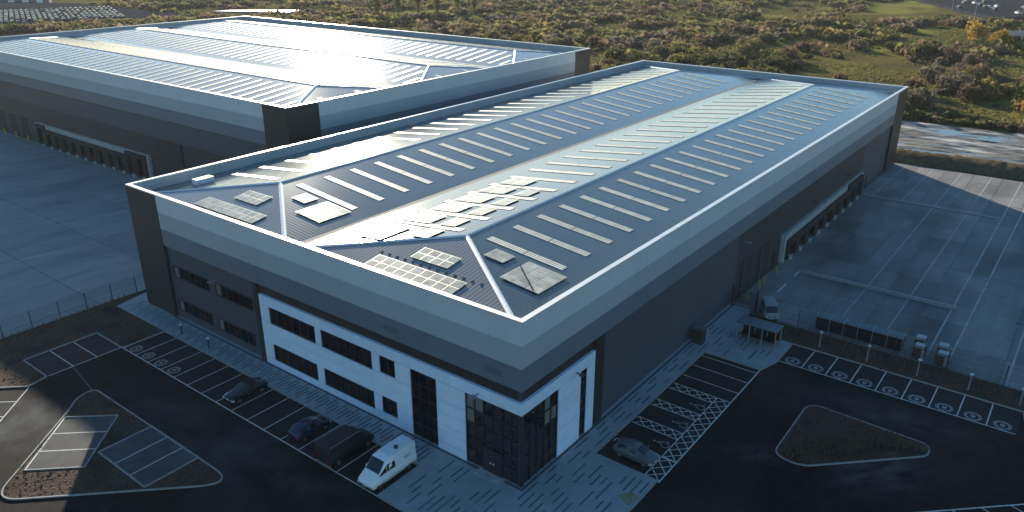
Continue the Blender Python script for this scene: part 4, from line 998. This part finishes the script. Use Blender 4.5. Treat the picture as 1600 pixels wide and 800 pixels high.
def where(x, y):
    d = Vector((x, y, 0)) - cam.location; f = d.dot(fw); u = d.dot(rt) / f * 1206 + 800; v = -d.dot(up) / f * 1206 + 400
    if u < 420: return 'behind farther warehouse near far car park'
    if u < 760: return 'behind the farther warehouse near the poplars' if v < 60 else 'close behind the farther warehouse'
    dist = math.hypot(x + 43, y + 32)
    col_ = 'above the gap between warehouses' if u < 960 else 'above the nearer warehouse roof' if u < 1250 else 'above the far roof corner' if u < 1420 else 'above the muddy ground at right'
    return ('far ' if dist > 330 else 'midway ' if dist > 250 else 'near ') + col_
def put_shrub(kind, x, y, s, k=None, lab=True):
    o = link('shrub', KINDS[kind][k if k is not None else r3.randrange(3)], None, (x, y, hgt(x, y) - .15)); o.rotation_euler = (0, 0, r3.uniform(0, 6.28)); o.scale = (s * r3.uniform(.9, 1.35), s, s * r3.uniform(.75, 1.05))
    w_ = where(x, y); sz = 'large ' if s > 1.25 else 'low ' if s < .75 else 'midsized '
    BUSH.setdefault((sz + WORD[kind], w_), []).append(o); return o
spots = []; tries = 0
while len(spots) < 6500 and tries < 200000:
    tries += 1
    x = r3.uniform(128, 640); y = r3.uniform(-60, 560)
    if not in_frustum(x, y) or not clear(x, y): continue
    dist = math.hypot(x + 43, y + 32)
    if r3.random() > min(1, (220 / dist) ** 1.2): continue
    dens = mnoise.noise(Vector((x * .014, y * .035, 2.2))) + .45 * mnoise.noise(Vector((x * .05, y * .09, 7)))
    dens += .16 * max(-1.6, min(1, (y - 60 - .10 * (x - 150)) / 90))      # open grass towards the right, thick scrub to the left
    if r3.random() > .42 + 2.6 * dens: continue
    q = mnoise.noise(Vector((x * .012, y * .02, 40))) + r3.uniform(-.4, .4)
    kind = 'leaf_dark' if q < -.34 else 'leaf_brown' if q < -.05 else 'leaf_olive' if q < .2 else 'leaf_grey' if q < .36 else 'leaf_green' if q < .5 else 'leaf_gold'
    spots.append((kind, x, y, r3.choice([.35, .45, .55, .7, .8, 1.0, 1.3, 1.7, 2.0])))
for i in range(64):     # hedge line behind the mud
    t = i / 63; x = 184 + r3.uniform(-3, 5) - 4 * t; y = 40 - 95 * t
    spots.append((r3.choice(['leaf_dark', 'leaf_dark', 'leaf_brown', 'leaf_olive']), x, y, r3.uniform(.8, 1.25)))
for i in range(110):     # belt behind the farther warehouse and along the far car park
    t = i / 109; x = 128 + r3.uniform(0, 22) + 40 * t * r3.random(); y = 405 - 190 * t
    if clear(x, y): spots.append((r3.choice(['leaf_brown', 'leaf_dark', 'leaf_olive', 'leaf_grey']), x, y, r3.uniform(1.0, 1.7)))
for i in range(120):
    t = i / 119; x = 118 + 100 * t + r3.uniform(-3, 3); y = 432 - 40 * t - r3.uniform(2, 20)
    spots.append((r3.choice(['leaf_brown', 'leaf_dark', 'leaf_brown', 'leaf_olive', 'leaf_gold']), x, y, r3.uniform(1.0, 2.0)))
spots = [q for q in spots if in_frustum(q[1], q[2], 1, 1.02)]
spots.sort(key=lambda q: -q[3] / math.hypot(q[1] + 43, q[2] + 32))
for q in spots[:285]: put_shrub(*q)
for (w0, w1), L_ in BUSH.items():
    L_.sort(key=across)
    for i, o in enumerate(L_): tag(o, w0 + ' bush ' + w1 + (', %s from left' % ORD[i] if len(L_) > 1 else ''), 'bush', w0 + ' bushes ' + w1)
rest = {}
for q in spots[285:]: rest.setdefault(q[0], []).append(q)
for kind, L_ in rest.items():        # the many smaller ones: one joined scrub mesh per colour
    VV = []; 
    low = []
    for sd_ in range(3):
        V, F = leaf_cloud(125, 3.0, 3.0, 2.2, .75, 8, 300 + sd_, .25 if kind != 'leaf_brown' else .6, .05); low.append(np.array(V))
    for (_, x, y, sc_) in L_:
        a = r3.uniform(0, 6.28); v = low[r3.randrange(3)] * (sc_ * r3.uniform(.9, 1.4), sc_, sc_ * r3.uniform(.7, 1.0)); ca, sa = math.cos(a), math.sin(a)
        VV.append(np.c_[v[:, 0] * ca - v[:, 1] * sa + x, v[:, 0] * sa + v[:, 1] * ca + y, v[:, 2] + hgt(x, y) - .15])
    VV = np.concatenate(VV); me = bpy.data.meshes.new('scrub'); nf = len(VV) // 4
    me.vertices.add(len(VV)); me.vertices.foreach_set('co', VV.ravel().astype(np.float32)); me.loops.add(nf * 4); me.loops.foreach_set('vertex_index', np.arange(nf * 4, dtype=np.int32))
    me.polygons.add(nf); me.polygons.foreach_set('loop_start', np.arange(0, nf * 4, 4, dtype=np.int32)); me.update(calc_edges=True); me.materials.append(M[kind]); stuff(link('scrub', me))
# distinct trees
def tree(name, label, loc, hgt_, rx, lm, n, leaf, lobes, seed, trunk_h, group=None, tw=.3):
    t = thing(name, label, 'tree', (loc[0], loc[1], hgt(*loc)), 0, group)
    m_ = MB(); m_.tube((0, 0, -.5), (.1, .05, trunk_h), .28, 8, .16)
    r_ = random.Random(seed)
    for k in range(6):
        a = r_.uniform(0, 6.28); z0 = trunk_h * r_.uniform(.6, 1); m_.tube((.05, 0, z0), (math.cos(a) * rx * .55, math.sin(a) * rx * .55, z0 + (hgt_ - trunk_h) * r_.uniform(.35, .75)), .11, 6, .03)
    m_.build('trunk', M['bark'], t)
    V, F = leaf_cloud(n, rx, rx, hgt_ - trunk_h * .6, leaf, lobes, seed, tw); c = MB(); c.v = [(a, b, z + trunk_h * .6) for a, b, z in V]; c.f = F; c.m = [0] * len(F)
    c.build('crown', M[lm], t); return t
tree('tree', 'golden yellow tree beside the far fence at upper right', (366, 20), 11, 6.0, 'leaf_amber', 2600, .42, 12, 5, 2.2)
tree('tree', 'lower yellow bush tree on the right of the golden tree', (372, 11), 7, 6.5, 'leaf_amber', 1800, .42, 10, 6, 1.2)
tree('tree', 'large rusty orange tree at the right edge beyond the mud', (188, -21), 9, 7.0, 'leaf_orange', 4200, .26, 14, 8, 1.4, None, .55)
for i, (dx, dy) in enumerate(((0, 0), (9, -8), (17, -16), (26, -24), (33, -33), (40, -40))):
    tree('poplar_tree', 'tall pale green poplar in the row behind the farther warehouse, number %s from the left' % ('one', 'two', 'three', 'four', 'five', 'six')[i], (285 + dx, 318 + dy), 14 + (i % 3) * 1.5, 3.0, 'leaf_green' if i % 2 else 'leaf_olive', 1500, .45, 12, 60 + i, 1.5, 'poplar row behind the farther warehouse', .3)
# rough grass and bramble as ground cover
r4 = np.random.default_rng(3); gv = []; gf = []; c = 0
while c < 42000:
    x = r4.uniform(126, 560); y = r4.uniform(-60, 470)
    if r4.random() > min(1, (230 / math.hypot(x + 43, y + 32)) ** 1.6): continue
    if not in_frustum(x, y) or not clear(x, y, 1): 
        continue
    c += 1
    if mnoise.noise(Vector((x * .03, y * .05, 5))) < -.18: continue
    z = hgt(x, y); h = r4.uniform(.15, .55); a = r4.uniform(0, 3.14); w_ = r4.uniform(.25, .7); dx, dy = math.cos(a) * w_, math.sin(a) * w_; lx, ly = r4.normal(size=2) * .3
    i0 = len(gv); gv += [(x - dx, y - dy, z - .05), (x + dx, y + dy, z - .05), (x + dx * .6 + lx, y + dy * .6 + ly, z + h), (x - dx * .6 + lx, y - dy * .6 + ly, z + h * .8)]; gf.append((i0, i0 + 1, i0 + 2, i0 + 3))
gm = bpy.data.meshes.new('rough_grass'); gm.from_pydata(gv, [], gf); gm.materials.append(M['grass']); stuff(link('rough_grass', gm))

# ------------------------------------------------------------------ far things
fz = .2
struct(MB().prism([(122, 440), (222, 408), (226, 560), (190, 640), (150, 640)], -1.5, fz + 1.0).build('far_car_park', mat('far_asphalt', (.028, .034, .044), (.04, .046, .056), .1, rough=.95, spec=0)))
struct(MB().prism([(246, 426), (258, 426), (284, 386), (272, 384)], -1.5, fz + 1.2).build('wet_track', M['wet']))
struct(MB().prism([(500, 30), (660, 116), (720, 40), (560, -60)], -2.5, fz + 1.2).build('far_road', mat('far_asphalt', (.028, .034, .044), (.04, .046, .056), .1, rough=.95, spec=0)))
struct(MB().prism([(640, 130), (900, 200), (900, 60), (705, 55)], -2.5, fz + 1.5).build('far_field', M['field']))
def far_car(pm):
    m_ = MB(); m_.box(-2.1, 2.1, -.88, .88, .3, .95); m_.mi = 1; m_.hexa([(-1.6, -.82, .95), (1.1, -.82, .95), (1.1, .82, .95), (-1.6, .82, .95)], [(-1.2, -.68, 1.42), (.45, -.68, 1.42), (.45, .68, 1.42), (-1.2, .68, 1.42)]); m_.mi = 0
    m_.box(-1.15, .4, -.64, .64, 1.42, 1.46); m_.mi = 2
    for a in (-1.3, 1.3):
        for s in (-1, 1): m_.tube((a, s * .7, .32), (a, s * .9, .32), .32, 8)
    return m_.mesh('parked_car', [pm, M['car_glass'], M['tyre']])
fcm = [('white', far_car(M['car_white'])), ('black', far_car(M['car_black'])), ('blue', far_car(M['car_blue'])), ('grey', far_car(M['car_grey'])), ('silver', far_car(M['steel']))]
c = 0; ROWS = {}
u0 = Vector((148, 462)); du = Vector((.93, -.36)).normalized(); dv = Vector((.36, .93))
for row in range(11):
    for k in range(29):
        if r3.random() < .14 or c >= 285: continue
        p = u0 + du * (k * 2.75 - 26) + dv * (row * (8.5 if row % 2 else 8.0) - 18)
        if not (in_frustum(p.x, p.y, 1, 1.0)) or site(p.x, p.y) < 5: continue
        nm, me = r3.choice(fcm); o = link('parked_car', me, None, (p.x, p.y, fz + 1.0)); o.rotation_euler = (0, 0, math.atan2(dv.y, dv.x) + (math.pi if r3.random() < .5 else 0)); c += 1
        ROWS.setdefault(row, []).append((o, nm))
for row, L_ in ROWS.items():
    L_.sort(key=lambda q: across(q[0]))
    for i, (o, nm) in enumerate(L_): tag(o, '%s car in far car park, row %s from the front, %s from left' % (nm, ORD[row], ORD[i]), 'car', 'cars in the far car park')
VEH = []
for i in range(16):
    x, y = 520 + r3.uniform(0, 95), 8 + r3.uniform(0, 60); nm, me = fcm[(i * 3) % 5]
    if not inpoly(x, y, [(500, 30), (660, 116), (720, 40), (560, -60)]) or not in_frustum(x, y, 1, 1.0): continue
    o = link('parked_car', me, None, (x, y, fz + 1.2)); o.rotation_euler = (0, 0, .5); o.scale = (1.2, 1.2, 1.3); VEH.append((o, nm))
VEH.sort(key=lambda q: across(q[0]))
for i, (o, nm) in enumerate(VEH): tag(o, '%s vehicle on the far dark road at top right, %s from left' % (nm, ORD[i]), 'car', 'vehicles on the far road')
def far_hall(label, loc, L_, D_, h, rz):
    t = thing('far_building', label, 'building', (*loc, 0), rz); MB().box(-L_ / 2, L_ / 2, -D_ / 2, D_ / 2, -1, h).build('wall', M['wall_mid'], t)
    m_ = MB(); m_.prism([(-L_ / 2 - .3, -D_ / 2 - .3), (L_ / 2 + .3, -D_ / 2 - .3), (L_ / 2 + .3, D_ / 2 + .3), (-L_ / 2 - .3, D_ / 2 + .3)], h, h + .5); m_.build('roof', M['far_roof'], t)
    for k in range(int(L_ / 9)): MB().box(-L_ / 2 + 2 + 9 * k, -L_ / 2 + 6 + 9 * k, -D_ / 2 - .08, -D_ / 2, .2, h * .6).build('shutter_door', M['whitepaint'], t)
far_hall('long pale roofed shed behind the far car park at the top left corner', (206, 615), 46, 12, 4, -.55)
t = thing('far_fence', 'grey close boarded fence beside the golden tree at upper right', 'fence', (398, 4, hgt(398, 4)), -1.0)
for k in range(24): MB().box(-10 + k * 1.0, -9.05 + k * 1.0, -.06, .06, 0, 5.0).build('board', M['dock_grey'], t)
for i, (x, y) in enumerate(((500, 40), (520, 18), (548, 60))):
    t = thing('street_lamp', 'thin grey street lamp beside the far dark road, %s' % ('left one', 'right one', 'farthest one')[i], 'street lamp', (x, y, 0), 0, 'street lamps by the far road')
    MB().tube((0, 0, 0), (0, 0, 9), .12, 6, .07).build('pole', M['steel'], t); MB().box(-.2, 1.3, -.12, .12, 9.0, 9.15).build('lamp_head', M['steel'], t)

# ------------------------------------------------------------------ thin air haze
hm = bpy.data.materials.new('air'); hm.use_nodes = True; ht = hm.node_tree; ht.nodes.clear()
hv = ht.nodes.new('ShaderNodeVolumePrincipled'); ho = ht.nodes.new('ShaderNodeOutputMaterial'); ht.links.new(hv.outputs[0], ho.inputs['Volume'])
hv.inputs['Color'].default_value = (.92, .96, 1, 1); hv.inputs['Density'].default_value = .000045; hv.inputs['Anisotropy'].default_value = .3
stuff(MB().box(-3600, 4300, -3600, 4300, -5, 50).build('haze', hm))
